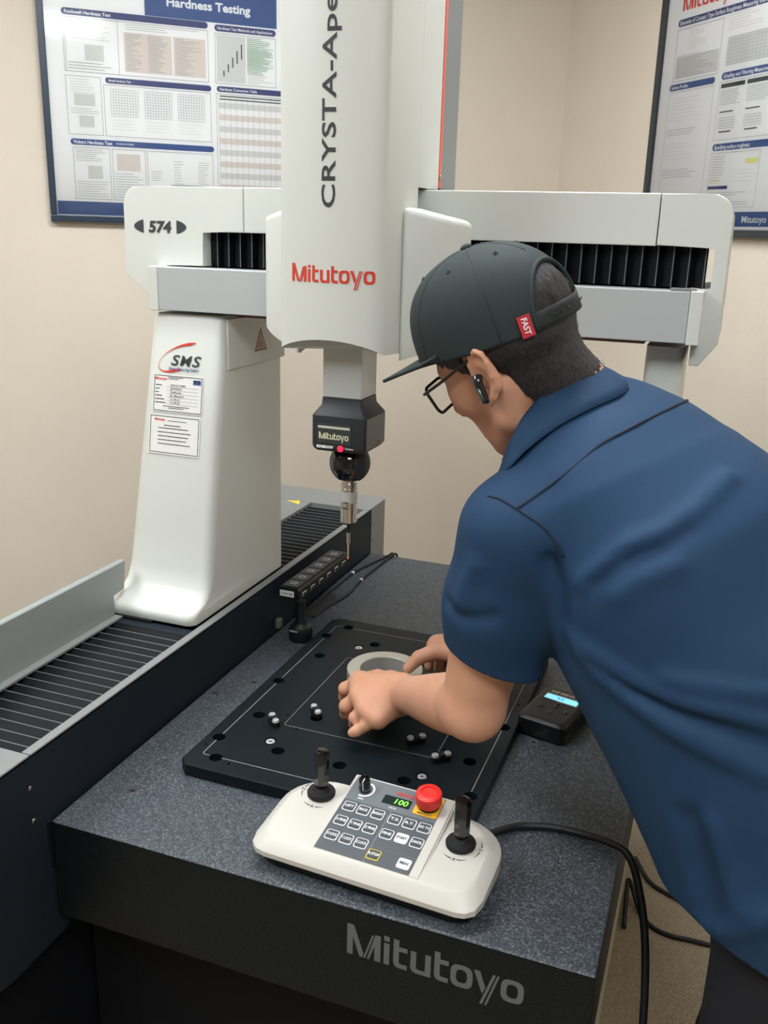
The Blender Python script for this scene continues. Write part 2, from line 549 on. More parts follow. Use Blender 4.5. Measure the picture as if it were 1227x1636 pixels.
# bellows: each pleat is a slat of its own
PITCH_B = 0.0236
slat = data_mesh([(-0.178, 0, 0.098), (-0.016, 0, 0.098), (-0.016, 0.019, 0.113), (-0.178, 0.019, 0.113), (-0.178, 0.0212, 0.113), (-0.016, 0.0212, 0.113), (-0.016, 0.0235, 0.097), (-0.178, 0.0235, 0.097)],
                 [(0, 1, 2, 3), (3, 2, 5, 4), (4, 5, 6, 7), (1, 6, 5, 2), (0, 3, 4, 7), (0, 7, 6, 1)])
slat.materials.append(MATS['bellows']); slat.materials.append(MATS['bellows_edge'])
slat.polygons[1].material_index = 1
slat.transform(Matrix.Translation((0.08, 0, -FLOOR_Z)))
y = -0.022
while y < 1.22:
    if y < 0.44 or y > 0.77:
        o = link('bellows_pleat', slat, None, t, (0, y - 0.6, 0))
    y += PITCH_B
link('bellows_end_plate', toT(box_mesh(-0.166, -0.016, 0.398, 0.424, 0.099, 0.1145, 0.001), t), 'dark_cover', t)
scr = lathe_mesh([(0.0038, 0), (0.0038, 0.001), (0.0028, 0.0022), (0.0012, 0.0024)], 14)
for y, z in ((-0.03, 0.07), (-0.029, 0.018), (1.275, 0.075), (1.275, 0.03)):
    link('screw', scr, 'brass_dark', t, Vector((0.0005, y, z)) - t.location, (0, PI / 2, 0), smooth=True)

# ------------------------------------------------------------------ the moving bridge
t = empty('measuring_bridge', (0.3, 0.65, 0.119), 0, 'white bridge of the measuring machine spanning the granite table on two legs', 'machine bridge')
# left leg: rounded sections from foot to top
secs = []   # z, x0, x1, y0, y1, r
for z, x0, x1, y0, y1, r in ((0.1195, -0.213, -0.020, 0.424, 0.79, 0.018), (0.128, -0.214, -0.019, 0.421, 0.79, 0.02), (0.137, -0.214, -0.019, 0.423, 0.79, 0.02), (0.1425, -0.2125, -0.019, 0.430, 0.79, 0.02),
                         (0.147, -0.209, -0.019, 0.446, 0.79, 0.02), (0.156, -0.204, -0.019, 0.462, 0.79, 0.02), (0.172, -0.2, -0.019, 0.474, 0.79, 0.02), (0.20, -0.1965, -0.019, 0.483, 0.79, 0.02),
                         (0.26, -0.193, -0.019, 0.493, 0.79, 0.02), (0.46, -0.180, -0.019, 0.523, 0.79, 0.02), (0.652, -0.167, -0.019, 0.551, 0.79, 0.02), (0.6575, -0.1655, -0.0205, 0.5535, 0.7885, 0.02), (0.6605, -0.162, -0.024, 0.557, 0.785, 0.018)):
    secs.append([(px, py, z) for px, py in rrect(x0, x1, y0, y1, r, 6)])
link('left_leg', toT(loft_mesh(secs), t), 'machine_white', t, smooth=True, angle=50)
link('foot_seal', toT(box_mesh(-0.205, -0.105, 0.418, 0.50, 0.1155, 0.1192), t), 'black', t)
fl = link('access_cover', toT(box_mesh(-0.0195, -0.015, 0.563, 0.787, 0.566, 0.655, 0.0012), t), 'machine_white_b', t)
def tri_frame(y0, z0, s, wid):
    P0 = [(y0 - s / 2, z0), (y0 + s / 2, z0), (y0, z0 + s * 0.87)]
    c = (y0, z0 + s * 0.29)
    return P0, [(c[0] + (p[0] - c[0]) * wid, c[1] + (p[1] - c[1]) * wid) for p in P0]
o3, i3 = tri_frame(0.684, 0.5885, 0.05, 0.86)
me = data_mesh([(-0.0146, p[0], p[1]) for p in o3] + [(-0.0145, p[0], p[1]) for p in i3], [(0, 1, 4, 3), (1, 2, 5, 4), (2, 0, 3, 5)])
link('warning_border', toT(me, t), 'print_dark', fl)
link('warning_face', toT(data_mesh([(-0.01465, p[0], p[1]) for p in i3], [(0, 1, 2)]), t), 'warn_faded', fl)
me = lathe_mesh([(0.006, 0), (0.006, 0.0003)], 14); me.transform(Matrix.Translation((-0.0145, 0.684, 0.600)) @ Matrix.Rotation(PI / 2, 4, 'Y'))
link('warning_symbol', toT(me, t), 'print_grey', fl)
for o in fl.children: o.location = (0, 0, 0)
# right leg
link('right_leg', toT(loft_mesh([[(px, py, z) for px, py in rrect(x0, 0.756, 0.60, 0.76, 0.012, 4)] for z, x0 in ((0.0008, 0.694), (0.05, 0.695), (0.654, 0.699))]), t), 'machine_white', t, smooth=True, angle=50)
link('beam_core', toT(box_mesh(-0.13, 0.745, 0.612, 0.80, 0.669, 0.86), t), 'dark_base', t)
link('beam_underside', toT(box_mesh(-0.015, 0.695, 0.6, 0.78, 0.6565, 0.6685), t), 'underside', t)
# lower face of the beam and its end caps
link('beam_front_panel', toT(box_mesh(-0.1425, 0.7575, 0.541, 0.611, 0.6665, 0.741, 0.0012), t), 'panel_grey', t)
link('beam_end_cap', toT(box_mesh(-0.161, -0.143, 0.540, 0.60, 0.6645, 0.742, 0.0015), t), 'machine_white', t)
link('beam_end_cap', toT(box_mesh(0.758, 0.7765, 0.540, 0.60, 0.6645, 0.742, 0.0015), t), 'machine_white', t)
# upper covers: two ends and the middle, thin gaps between
def arc(cx, cz, r, a0, a1, n=7):
    return [(cx + r * math.cos(a0 + (a1 - a0) * k / n), cz + r * math.sin(a0 + (a1 - a0) * k / n)) for k in range(n + 1)]
left_poly = [(-0.165, 0.672), (-0.165, 0.7435), (-0.0705, 0.7435), (-0.0705, 0.8025), (0.011, 0.8025), (0.011, 0.8765)] + arc(-0.20, 0.8465, 0.03, PI / 2, PI) + [(-0.232, 0.724)]
link('left_end_cover', toT(prism_mesh(left_poly, 'y', 0.575, 0.84, 0.002, 2), t), 'machine_white', t)
link('middle_cover', toT(prism_mesh([(0.0125, 0.8025), (0.6985, 0.8025), (0.6985, 0.8765), (0.0125, 0.8765)], 'y', 0.575, 0.84, 0.0012, 1), t), 'machine_white', t)
right_poly = [(0.779, 0.631), (0.803, 0.665), (0.8015, 0.8465)] + arc(0.7715, 0.8465, 0.03, 0, PI / 2) + [(0.70, 0.8765), (0.70, 0.8035), (0.7845, 0.8035), (0.7845, 0.7435), (0.765, 0.7435), (0.765, 0.631)]
link('right_end_cover', toT(prism_mesh(right_poly, 'y', 0.575, 0.84, 0.002, 2), t), 'machine_white', t)
bm = bmesh.new()
vslat = data_mesh([(0, 0.604, 0.744), (0.019, 0.592, 0.744), (0.0208, 0.592, 0.744), (0.0226, 0.604, 0.744), (0, 0.604, 0.803), (0.019, 0.592, 0.803), (0.0208, 0.592, 0.803), (0.0226, 0.604, 0.803)],
                  [(0, 1, 5, 4), (1, 2, 6, 5), (2, 3, 7, 6), (3, 0, 4, 7), (0, 3, 2, 1), (4, 5, 6, 7)])
vslat.materials.append(MATS['bellows']); vslat.materials.append(MATS['bellows_edge']); vslat.polygons[1].material_index = 1
vslat.transform(Matrix.Translation((-0.3, -0.65, -0.119)))
x = -0.0700
while x < 0.762:
    if x < 0.15 or x > 0.36:
        link('bellows_pleat', vslat, None, t, (x, 0, 0))
    x += 0.0228
link('beam_ledge_clip', toT(box_mesh(0.728, 0.764, 0.545, 0.572, 0.742, 0.7445), t), 'cover_grey', t)
# model number with its two leaf shapes
text_obj('model_number', '574', Vector((-0.1555, 0.5742, 0.8085)) - t.location, (1, 0, 0), (0, 0, 1), 0.0185, 'print_dark', t, bold=0.035, shear=0.12, width=0.047)
for s in (-1, 1):
    n = 10
    pts = []
    for k in range(n + 1):
        a = -PI / 2 + PI * k / n
        pts.append((0.0005 + 0.020 * math.cos(a), 0.0115 * math.sin(a) * (1 - 0.25 * math.cos(a))))
    me = data_mesh([((-0.1555) + s * (0.0335 + p[0]), 0.5745, 0.8085 + p[1]) for p in pts] + [((-0.1555) + s * (0.0335 + p[0]), 0.5755, 0.8085 + p[1]) for p in pts],
                   [tuple(range(n + 1)), tuple(range(2 * n + 1, n, -1))] + [(k, k + 1, n + 2 + k, n + 1 + k) for k in range(n)])
    link('leaf_mark', toT(me, t), 'print_dark', t)
# stickers on the sloping front of the left leg
def legp(x, z):
    y = 0.493 + (z - 0.26) * (0.551 - 0.493) / (0.652 - 0.26)
    return Vector((x, y - 0.0006, z))
LEGUP = Vector((0, 0.058, 0.392)).normalized()
LEGX = Vector((1, 0, 0))
def leg_patch(name, x0, x1, z0, z1, m, parent, off=0.0, tilt=0.0):
    n = LEGX.cross(LEGUP)
    vs = [legp(x0, z0 + tilt * 0) + n * off, legp(x1, z0) + n * off, legp(x1, z1) + n * off, legp(x0, z1) + n * off]
    vs2 = [v - n * 0.0004 for v in vs]
    return link(name, toT(data_mesh(vs + vs2, [(0, 1, 2, 3), (7, 6, 5, 4), (0, 4, 5, 1), (1, 5, 6, 2), (2, 6, 7, 3), (3, 7, 4, 0)]), t), m, parent)
LN = LEGX.cross(LEGUP)
def leg_text(name, s, x, z, h, m, parent, width=None, bold=0.01, shear=0.0):
    o = text_obj(name, s, legp(x, z) + LN * 0.0006 - t.location, LEGX, LEGUP, h, m, parent, bold=bold, shear=shear, width=width, depth=0.0003)
    return o
def bars(name, rows, m, parent, off=0.0006):
    """thin printed lines: rows of (x0, x1, z, h)"""
    V, F = [], []
    for x0, x1, z, h in rows:
        n0 = len(V)
        V += [legp(x0, z - h / 2) + LN * off, legp(x1, z - h / 2) + LN * off, legp(x1, z + h / 2) + LN * off, legp(x0, z + h / 2) + LN * off]
        F.append((n0, n0 + 1, n0 + 2, n0 + 3))
    return link(name, toT(data_mesh(V, F), t), m, parent)
for ch_, x_, w_ in (('S', -0.1105, 0.019), ('M', -0.0890, 0.025), ('S', -0.0670, 0.019)):
    leg_text('dealer_mark', ch_, x_, 0.5795, 0.0185, 'print_dark', t, width=w_, bold=0.012, shear=0.25)
leg_text('dealer_mark', 'Smart Measuring System', -0.0935, 0.5645, 0.006, 'print_blue', t, width=0.062, bold=0.0, shear=0.28)
# red swoosh: crescent along an ellipse, open on the right
sw = []
for k in range(41):
    a = math.radians(38 + (262 - 38) * k / 40)
    ca, sa = math.cos(a), math.sin(a)
    wd = 0.0007 + 0.0066 * (abs(k - 20) / 20.0) ** 1.9
    tip = min(1, k / 3.0, (40 - k) / 3.0)
    wd *= 0.15 + 0.85 * tip
    rot = math.radians(24)
    def E2(d):
        ex, ez = (0.050 - d) * ca, (0.021 - d) * sa
        return (ex * math.cos(rot) - ez * math.sin(rot), ex * math.sin(rot) + ez * math.cos(rot))
    sw.append((E2(0), E2(wd * 1.0)))
V = []
for a_, b_ in sw:
    V += [legp(-0.100 + a_[0], 0.5845 + a_[1]) + LN * 0.0005, legp(-0.100 + b_[0], 0.5845 + b_[1]) + LN * 0.0005]
link('red_swoosh', toT(data_mesh(V, [(2 * k, 2 * k + 1, 2 * k + 3, 2 * k + 2) for k in range(40)]), t), 'logo_red', t)
s1 = leg_patch('calibration_sticker', -0.155, -0.051, 0.4855, 0.553, 'label_paper', t, 0.0003)
def border(x0, x1, z0, z1, wd):
    return [(x0, x1, z0, wd), (x0, x1, z1, wd), (x0, x0 + wd, (z0 + z1) / 2, z1 - z0), (x1 - wd, x1, (z0 + z1) / 2, z1 - z0)]
rows = border(-0.153, -0.053, 0.488, 0.5505, 0.0012)
for i in range(6):
    z = 0.5325 - i * 0.0062
    rows += [(-0.150, -0.150 + (0.013, 0.009, 0.007, 0.014, 0.019, 0.022)[i], z + 0.001, 0.0016), (-0.126, -0.060, z - 0.0012, 0.0004)]
rows += [(-0.134, -0.078, 0.4965, 0.0012), (-0.122, -0.090, 0.4935, 0.0012), (-0.124, -0.093, 0.548, 0.0011), (-0.124, -0.103, 0.5455, 0.0011)]
bars('sticker_print', rows, 'print_dark', s1)
for i, s in enumerate(('7201C1C17044', 'CRYSTA574', 'Tooltroom', 'Ian Bernard', '11.29.21', '11.29.22')):
    leg_text('handwriting', s, -0.118 + 0.0012 * len(s), 0.5345 - i * 0.0062, 0.0032, 'print_black', s1, bold=0.0, shear=0.2, width=0.0026 * len(s))
leg_text('sticker_word_mark', 'Mitutoyo', -0.139, 0.5455, 0.005, 'print_red', s1, width=0.026, bold=0.02)
bars('sticker_logo', [(-0.072, -0.056, 0.5425, 0.0085)], 'print_blue', s1)
bars('sticker_logo', [(-0.0705, -0.0655, 0.544, 0.004), (-0.0625, -0.0575, 0.544, 0.004)], 'print_black', s1, 0.0007)
s2 = leg_patch('notice_sticker', -0.1605, -0.0535, 0.409, 0.4805, 'label_paper', t, 0.0003)
rows = border(-0.158, -0.056, 0.4125, 0.478, 0.0012)
for i, (a_, b_) in enumerate(((-0.129, -0.094), (-0.141, -0.078), (-0.142, -0.072), (-0.141, -0.077), (-0.141, -0.081), (-0.141, -0.073))):
    rows.append((a_, b_, (0.462, 0.4568, 0.4495, 0.4425, 0.4355, 0.4285)[i], 0.0014))
rows.append((-0.122, -0.082, 0.4705, 0.001))
bars('sticker_print', rows, 'print_dark', s2)
leg_text('sticker_word_mark', 'Mitutoyo', -0.138, 0.4722, 0.0042, 'print_red', s2, width=0.022, bold=0.02)

# ------------------------------------------------------------------ Z column on its carriage
t = empty('vertical_column', (0.2545, 0.5, 0.62), 0, 'tall white column of the measuring machine with large lettering up its rounded front', 'machine column')
X0, X1 = 0.170, 0.339
ZTOP = 1.5
def front_y(x):
    u = (x - (X0 + X1) / 2) / ((X1 - X0) / 2)
    return 0.400 - 0.021 * (1 - u * u) ** 0.8 if abs(u) < 1 else 0.400
N = 20
plan = [(X0 + (X1 - X0) * k / N, front_y(X0 + (X1 - X0) * k / N)) for k in range(N + 1)]
plan += [(X1, 0.535), (X0, 0.535)]
# underside slopes up towards the bulging front, so the front ends in a flat arch
def under(y):
    return 0.6275 + max(0.0, (0.408 - y)) * 0.92
rings = [[(px, py, under(py)) for px, py in plan], [(px, py, 0.9) for px, py in plan], [(px, py, ZTOP) for px, py in plan]]
bm = bmesh.new()
low = [bm.verts.new(p) for p in rings[0]]; top = [bm.verts.new(p) for p in rings[2]]
n = len(plan)
for i in range(n):
    bm.faces.new((low[i], low[(i + 1) % n], top[(i + 1) % n], top[i]))
bm.faces.new(top); bm.faces.new(low[::-1])
es = [e for e in bm.edges if abs(e.verts[0].co.z - e.verts[1].co.z) > 0.3 and abs(e.verts[0].co.x - X0) < 1e-4 and e.verts[0].co.y < 0.45] + \
     [e for e in bm.edges if abs(e.verts[0].co.z - e.verts[1].co.z) > 0.3 and abs(e.verts[0].co.x - X1) < 1e-4 and e.verts[0].co.y < 0.45]
bmesh.ops.bevel(bm, geom=es, offset=0.004, segments=3, affect='EDGES', profile=0.5)
link('column_cover', toT(bm_mesh(bm), t), 'machine_white', t, smooth=True, angle=28)
link('rear_cover', toT(box_mesh(X0, X1, 0.5355, 0.636, 0.8785, ZTOP), t), 'machine_white_b', t)
link('red_strip', toT(box_mesh(X0 - 0.001, X1 + 0.0012, 0.637, 0.6475, 0.882, ZTOP), t), 'strip_red', t)
link('rear_rail', toT(box_mesh(X0 + 0.004, X1 + 0.0008, 0.648, 0.73, 0.8785, ZTOP), t), 'cover_grey', t)
me = lathe_mesh([(0.0045, 0), (0.0045, 0.002), (0.0025, 0.003)], 12); me.transform(Matrix.Translation((X1 + 0.0015, 0.640, 0.898)) @ Matrix.Rotation(PI / 2, 4, 'Y'))
link('strip_screw', toT(me, t), 'brass_dark', t, smooth=True)
link('wiper_gap', toT(box_mesh(X0 + 0.01, X1 + 0.006, 0.60, 0.70, 0.8770, 0.8784), t), 'black', t)
# carriage shoulders, flaring to either side of the column
for s in (1, -1):
    cx = (X0 + X1) / 2
    hw = (X1 - X0) / 2
    pl = [(0, 0.464), (hw, 0.464), (0.148, 0.494), (0.168, 0.510), (0.176, 0.5375), (0, 0.5375)]
    pl = [(cx + s * (max(hw * 0.98, p[0]) if i not in (0, 5) else hw * 0.98), p[1]) for i, p in enumerate(pl)]
    pl = pl[1:]
    zt = [0.849, 0.834, 0.830, 0.829, 0.849]
    zb = [0.617, 0.640, 0.652, 0.662, 0.640]
    zb = [0.618, 0.643, 0.655, 0.665, 0.640]
    bm = bmesh.new()
    lo = [bm.verts.new((p[0], p[1], z)) for p, z in zip(pl, zb)]
    hi = [bm.verts.new((p[0], p[1], z)) for p, z in zip(pl, zt)]
    for i in range(5):
        bm.faces.new((lo[i], lo[(i + 1) % 5], hi[(i + 1) % 5], hi[i]))
    bm.faces.new(hi); bm.faces.new(lo[::-1])
    bmesh.ops.bevel(bm, geom=[e for e in bm.edges if all(v.co.z > 0.8 for v in e.verts)] + [e for e in bm.edges if abs(e.verts[0].co.z - e.verts[1].co.z) > 0.1], offset=0.009, segments=4, affect='EDGES', profile=0.5)
    link('carriage_shoulder', toT(bm_mesh(bm), t), 'machine_white', t, smooth=True, angle=35)
# lettering up the column: follows the bulge of the front
def on_front(me):
    for v in me.vertices:
        v.co.y = front_y(v.co.x) - 0.0004 + v.co.y * 0.0006
    me.update()
    return me
me = text_data('CRYSTA-Apex', 0.012, 0.0, 1.02, 0.0205, width=0.300)
me.transform(Matrix(((0, -1, 0, 0.2560), (0, 0, -1, 0), (1, 0, 0, 0.8425 + 0.15), (0, 0, 0, 1))))
link('column_lettering', toT(on_front(me), t), 'print_dark', t)
me = logo_mesh(); k = 0.131 / 5.03
me.transform(Matrix(((k, 0, 0, 0.1955), (0, 0, -1, 0), (0, k, 0, 0.7375), (0, 0, 0, 1))))
bm = bmesh.new(); bm.from_mesh(me); bmesh.ops.subdivide_edges(bm, edges=[e for e in bm.edges if e.calc_length() > 0.012], cuts=2); bm.to_mesh(me); bm.free()
link('red_word_mark', toT(on_front(me), t), 'logo_red', t)
# spindle
link('spindle', toT(box_mesh(0.2245, 0.2905, 0.437, 0.503, 0.558, 0.75, 0.0015), t), 'spindle_alu', t)

# ------------------------------------------------------------------ probe head with its probe and stylus
t = empty('probe_head', (0.2575, 0.470, 0.277), 0, 'black motorised probe head with a silver probe hanging from the spindle', 'probe')
cx, cy = 0.2575, 0.470
H = 0.0455
def sq(h, z, r=0.003):
    return [(cx + a, cy + b_, z) for a, b_ in rrect(-h, h, -h, h, r, 3)]
body = link('head_housing', toT(loft_mesh([sq(0.040, 0.4725), sq(H - 0.002, 0.476), sq(H, 0.482), sq(H, 0.530), sq(0.0345, 0.546), sq(0.0335, 0.5575)]), t), 'head_dark', t, smooth=True, angle=30)
link('side_plate', toT(box_mesh(cx + H, cx + H + 0.001, cy - 0.040, cy + 0.041, 0.479, 0.5285), t), 'head_side', body)
fy = cy - H
bd = link('badge_plate', toT(box_mesh(cx - 0.0365, cx + 0.0225, fy - 0.0012, fy, 0.4865, 0.519), t), 'badge', t)
link('badge_bar', toT(box_mesh(cx - 0.0345, cx + 0.0205, fy - 0.0018, fy - 0.0011, 0.5105, 0.5145, 0.0003, 1), t), 'badge_bar', bd)
logo_obj('badge_word_mark', Vector((cx - 0.0325, fy - 0.0015, 0.4935)) - t.location, (1, 0, 0), (0, 0, 1), 0.0505, 'badge_text', bd, 0.0005, 1.1)
text_obj('head_lettering', 'RENISHAW', Vector((cx - 0.0225, fy - 0.0004, 0.4805)) - t.location, (1, 0, 0), (0, 0, 1), 0.0042, 'print_white', t, bold=0.05, width=0.029)
text_obj('head_lettering', 'Renishaw', Vector((cx + 0.0195, fy - 0.0004, 0.4805)) - t.location, (1, 0, 0), (0, 0, 1), 0.0026, 'print_white', t, width=0.014)
text_obj('side_lettering', 'PH10', Vector((cx + H + 0.0013, cy + 0.012, 0.484)) - t.location, (0, 1, 0), (0, 0, 1), 0.004, 'logo_red', t, bold=0.03)
me = lathe_mesh([(0.0050, 0), (0.0050, 0.0016), (0.0036, 0.0026), (0.0012, 0.003)], 18); me.transform(Matrix.Translation((cx + 0.0045, fy, 0.4795)) @ Matrix.Rotation(PI / 2, 4, 'X'))
link('status_light', toT(me, t), 'led_red', t, smooth=True)
bm = bmesh.new(); bmesh.ops.create_uvsphere(bm, u_segments=40, v_segments=24, radius=0.0335)
for v in bm.verts:
    if v.co.z > 0.026: v.co.z = 0.026
    if v.co.z < -0.028: v.co.z = -0.028
bm.transform(Matrix.Translation((cx + 0.002, cy, 0.447)))
ball = link('swivel_ball', toT(bm_mesh(bm), t), 'black_gloss', t, smooth=True, angle=40)
bm = bmesh.new(); bmesh.ops.create_uvsphere(bm, u_segments=40, v_segments=24, radius=0.0343)
bmesh.ops.bisect_plane(bm, geom=bm.verts[:] + bm.edges[:] + bm.faces[:], plane_co=(0.019, 0, 0), plane_no=(1, 0, 0), clear_inner=True)
bm.transform(Matrix.Translation((cx + 0.002, cy, 0.447)))
link('ball_cap', toT(bm_mesh(bm), t), 'head_dark', ball, smooth=True)
def turned(name, prof, m, parent, x=cx + 0.002, y=cy, n=28, ang=30):
    me = lathe_mesh(prof, n); me.transform(Matrix.Translation((x, y, 0)))
    return link(name, toT(me, t), m, parent, smooth=True, angle=ang)
pb = turned('probe_body', [(0.0125, 0.3445), (0.0138, 0.346), (0.0138, 0.3745), (0.0128, 0.375), (0.0128, 0.3762), (0.0138, 0.377), (0.0138, 0.3795)], 'steel', t)
turned('probe_band', [(0.01365, 0.3796), (0.01365, 0.399)], 'spindle_alu', pb)
turned('probe_collar', [(0.0138, 0.3992), (0.0138, 0.404), (0.0128, 0.4043), (0.0128, 0.4058), (0.0138, 0.406), (0.0138, 0.413), (0.012, 0.4133), (0.012, 0.4195), (0.0115, 0.420)], 'steel', pb)
turned('probe_joint', [(0.0100, 0.342), (0.0118, 0.3444)], 'black', pb)
turned('stylus_holder', [(0.0022, 0.326), (0.0028, 0.3415)], 'black', pb, n=12)
turned('stylus_stem', [(0.0030, 0.3055), (0.0030, 0.3258)], 'steel', pb, n=12)
turned('stylus_tip', [(0.0014, 0.281), (0.0014, 0.3052)], 'steel', pb, n=10)
bm = bmesh.new(); bmesh.ops.create_uvsphere(bm, u_segments=12, v_segments=8, radius=0.0022); bm.transform(Matrix.Translation((cx + 0.002, cy, 0.2795)))
link('stylus_ball', toT(bm_mesh(bm), t), 'logo_red', pb, smooth=True)
for z in (0.3715, 0.3815):
    text_obj('probe_lettering', 'SP25M', Vector((cx + 0.0005, cy - 0.0142, z)) - t.location, (1, 0, 0), (0, 0, 1), 0.0022, 'print_black', pb, width=0.011)

# ------------------------------------------------------------------ fixture plate
PX0, PX1, PY0, PY1, PZ = 0.103, 0.566, 0.171, 0.783, 0.020
t = empty('fixture_plate', ((PX0 + PX1) / 2, (PY0 + PY1) / 2, 0.0), 0, 'flat black fixture plate with bored holes and engraved lines lying on the granite', 'fixture plate')
ch = 0.014
out = [(PX0 + ch, PY0), (PX1 - ch, PY0), (PX1, PY0 + ch), (PX1, PY1 - ch), (PX1 - ch, PY1), (PX0 + ch, PY1), (PX0, PY1 - ch), (PX0, PY0 + ch)]
plate_me = prism_mesh(out, 'z', 0.0006, PZ, 0.0016, 2)
hx = {0: 0.125, 1: 0.151, 2: 0.231, 3: 0.337, 4: 0.443, 5: 0.521, 6: 0.5465}
hy = {0: 0.206, 1: 0.261, 2: 0.350, 3: 0.475, 4: 0.600, 5: 0.690, 6: 0.745}
big = []
for i, j in ((1, 0), (5, 0), (0, 1), (2, 1), (3, 1), (4, 1), (6, 1), (1, 2), (5, 2), (0, 3), (6, 3), (1, 4), (5, 4), (0, 5), (2, 5), (3, 5), (4, 5), (6, 5), (1, 6), (5, 6)):
    big.append((hx[i], hy[j]))
big += [(0.244, 0.379), (0.426, 0.379), (0.244, 0.571), (0.426, 0.571)]
screws = [(0.206, 0.284), (0.464, 0.284), (0.206, 0.666), (0.464, 0.666)]
small = [(0.117, 0.234), (0.178, 0.198), (0.196, 0.368), (0.230, 0.333), (0.552, 0.234), (0.491, 0.198), (0.474, 0.368), (0.437, 0.333), (0.552, 0.66), (0.552, 0.56)]
def cyl_cutters(lst, r, z0, n):
    bm = bmesh.new()
    for x, y in lst:
        lo = [bm.verts.new((x + r * math.cos(2 * PI * k / n), y + r * math.sin(2 * PI * k / n), z0)) for k in range(n)]
        hi = [bm.verts.new((x + r * math.cos(2 * PI * k / n), y + r * math.sin(2 * PI * k / n), 0.03)) for k in range(n)]
        for k in range(n):
            bm.faces.new((lo[k], lo[(k + 1) % n], hi[(k + 1) % n], hi[k]))
        bm.faces.new(hi); bm.faces.new(lo[::-1])
    return bm_mesh(bm)
plate_me = boolean_cut(plate_me, [cyl_cutters(big, 0.0108, 0.004, 28), cyl_cutters(screws, 0.0095, 0.014, 24), cyl_cutters(small, 0.0024, 0.006, 12)])
link('plate', toT(plate_me, t), 'anodised', t)
def line_rect(x0, x1, y0, y1, r, wd, z):
    o = rrect(x0, x1, y0, y1, r, 4); i = rrect(x0 + wd, x1 - wd, y0 + wd, y1 - wd, r - wd, 4)
    n = len(o)
    return data_mesh([(p[0], p[1], z) for p in o] + [(p[0], p[1], z) for p in i], [(k, (k + 1) % n, n + (k + 1) % n, n + k) for k in range(n)])
def clip_holes(me, holes, r):
    bm = bmesh.new(); bm.from_mesh(me)
    bmesh.ops.subdivide_edges(bm, edges=[e for e in bm.edges if e.calc_length() > 0.02], cuts=150, use_grid_fill=True)
    kill = [f for f in bm.faces if any((f.calc_center_median().x - x) ** 2 + (f.calc_center_median().y - y) ** 2 < r * r for x, y in holes)]
    bmesh.ops.delete(bm, geom=kill, context='FACES')
    bm.to_mesh(me); bm.free()
    return me
link('engraved_line', toT(clip_holes(line_rect(0.125, 0.5455, 0.207, 0.744, 0.006, 0.0012, PZ + 0.00012), big, 0.0112), t), 'engraving', t)
link('engraved_line', toT(clip_holes(line_rect(0.203, 0.467, 0.337, 0.614, 0.006, 0.0008, PZ + 0.00012), big, 0.0112), t), 'engraving', t)
sc_me = lathe_mesh([(0.0032, 0.002), (0.0032, 0.0045), (0.0062, 0.0052), (0.0072, 0.0045), (0.0072, 0.0)], 20, False)
hexm = lathe_mesh([(0.0031, 0.0018), (0.0031, 0.002)], 6)
for x, y in screws:
    o = link('cap_screw', sc_me, 'screw_white', t, Vector((x, y, 0.0142)) - t.location, smooth=True, angle=40)
    link('hex_socket', hexm, 'print_dark', o)
# four stop blocks, each with two button heads
but = lathe_mesh([(0.0058, 0.0), (0.0058, 0.0028), (0.0048, 0.0042), (0.0022, 0.0044), (0.0022, 0.003)], 18)
def stop_block(x, y, ang):
    e_ = link('stop_block', loft_mesh([[(a, b_, z) for a, b_ in rrect(-0.0165, 0.0165, -0.0075, 0.0075, 0.0072, 5)] for z in (0.0003, 0.008)]), 'black', t, Vector((x, y, PZ)) - t.location, (0, 0, ang), smooth=True, angle=40)
    for s in (-1, 1):
        link('button_head', but, 'screw_white', e_, (s * 0.0105, 0, 0.008), smooth=True, angle=40)
    link('clamp_bar', box_mesh(-0.004, 0.004, -0.0065, 0.0065, 0.008, 0.0125, 0.001), 'dark_cover', e_)
stop_block(0.186, 0.336, math.radians(-47))
stop_block(0.238, 0.391, math.radians(-47))
stop_block(0.478, 0.337, math.radians(40))
stop_block(0.425, 0.372, math.radians(40))

# ------------------------------------------------------------------ steel ring on the plate
RC = (0.329, 0.480)
t = empty('steel_ring', (RC[0], RC[1], PZ), 0, 'thick machined steel ring on the fixture plate held by both hands', 'metal ring')
link('ring_body', lathe_mesh([(0.0425, 0.0006), (0.065, 0.0006), (0.0665, 0.002), (0.0665, 0.063), (0.065, 0.0645), (0.0445, 0.0645)], 72, False), 'steel_satin', t, smooth=True, angle=25)
link('ring_bore', lathe_mesh([(0.0445, 0.0645), (0.0432, 0.0635), (0.0432, 0.0015), (0.0425, 0.0006)], 72, False), 'bore_steel', t, smooth=True, angle=25)

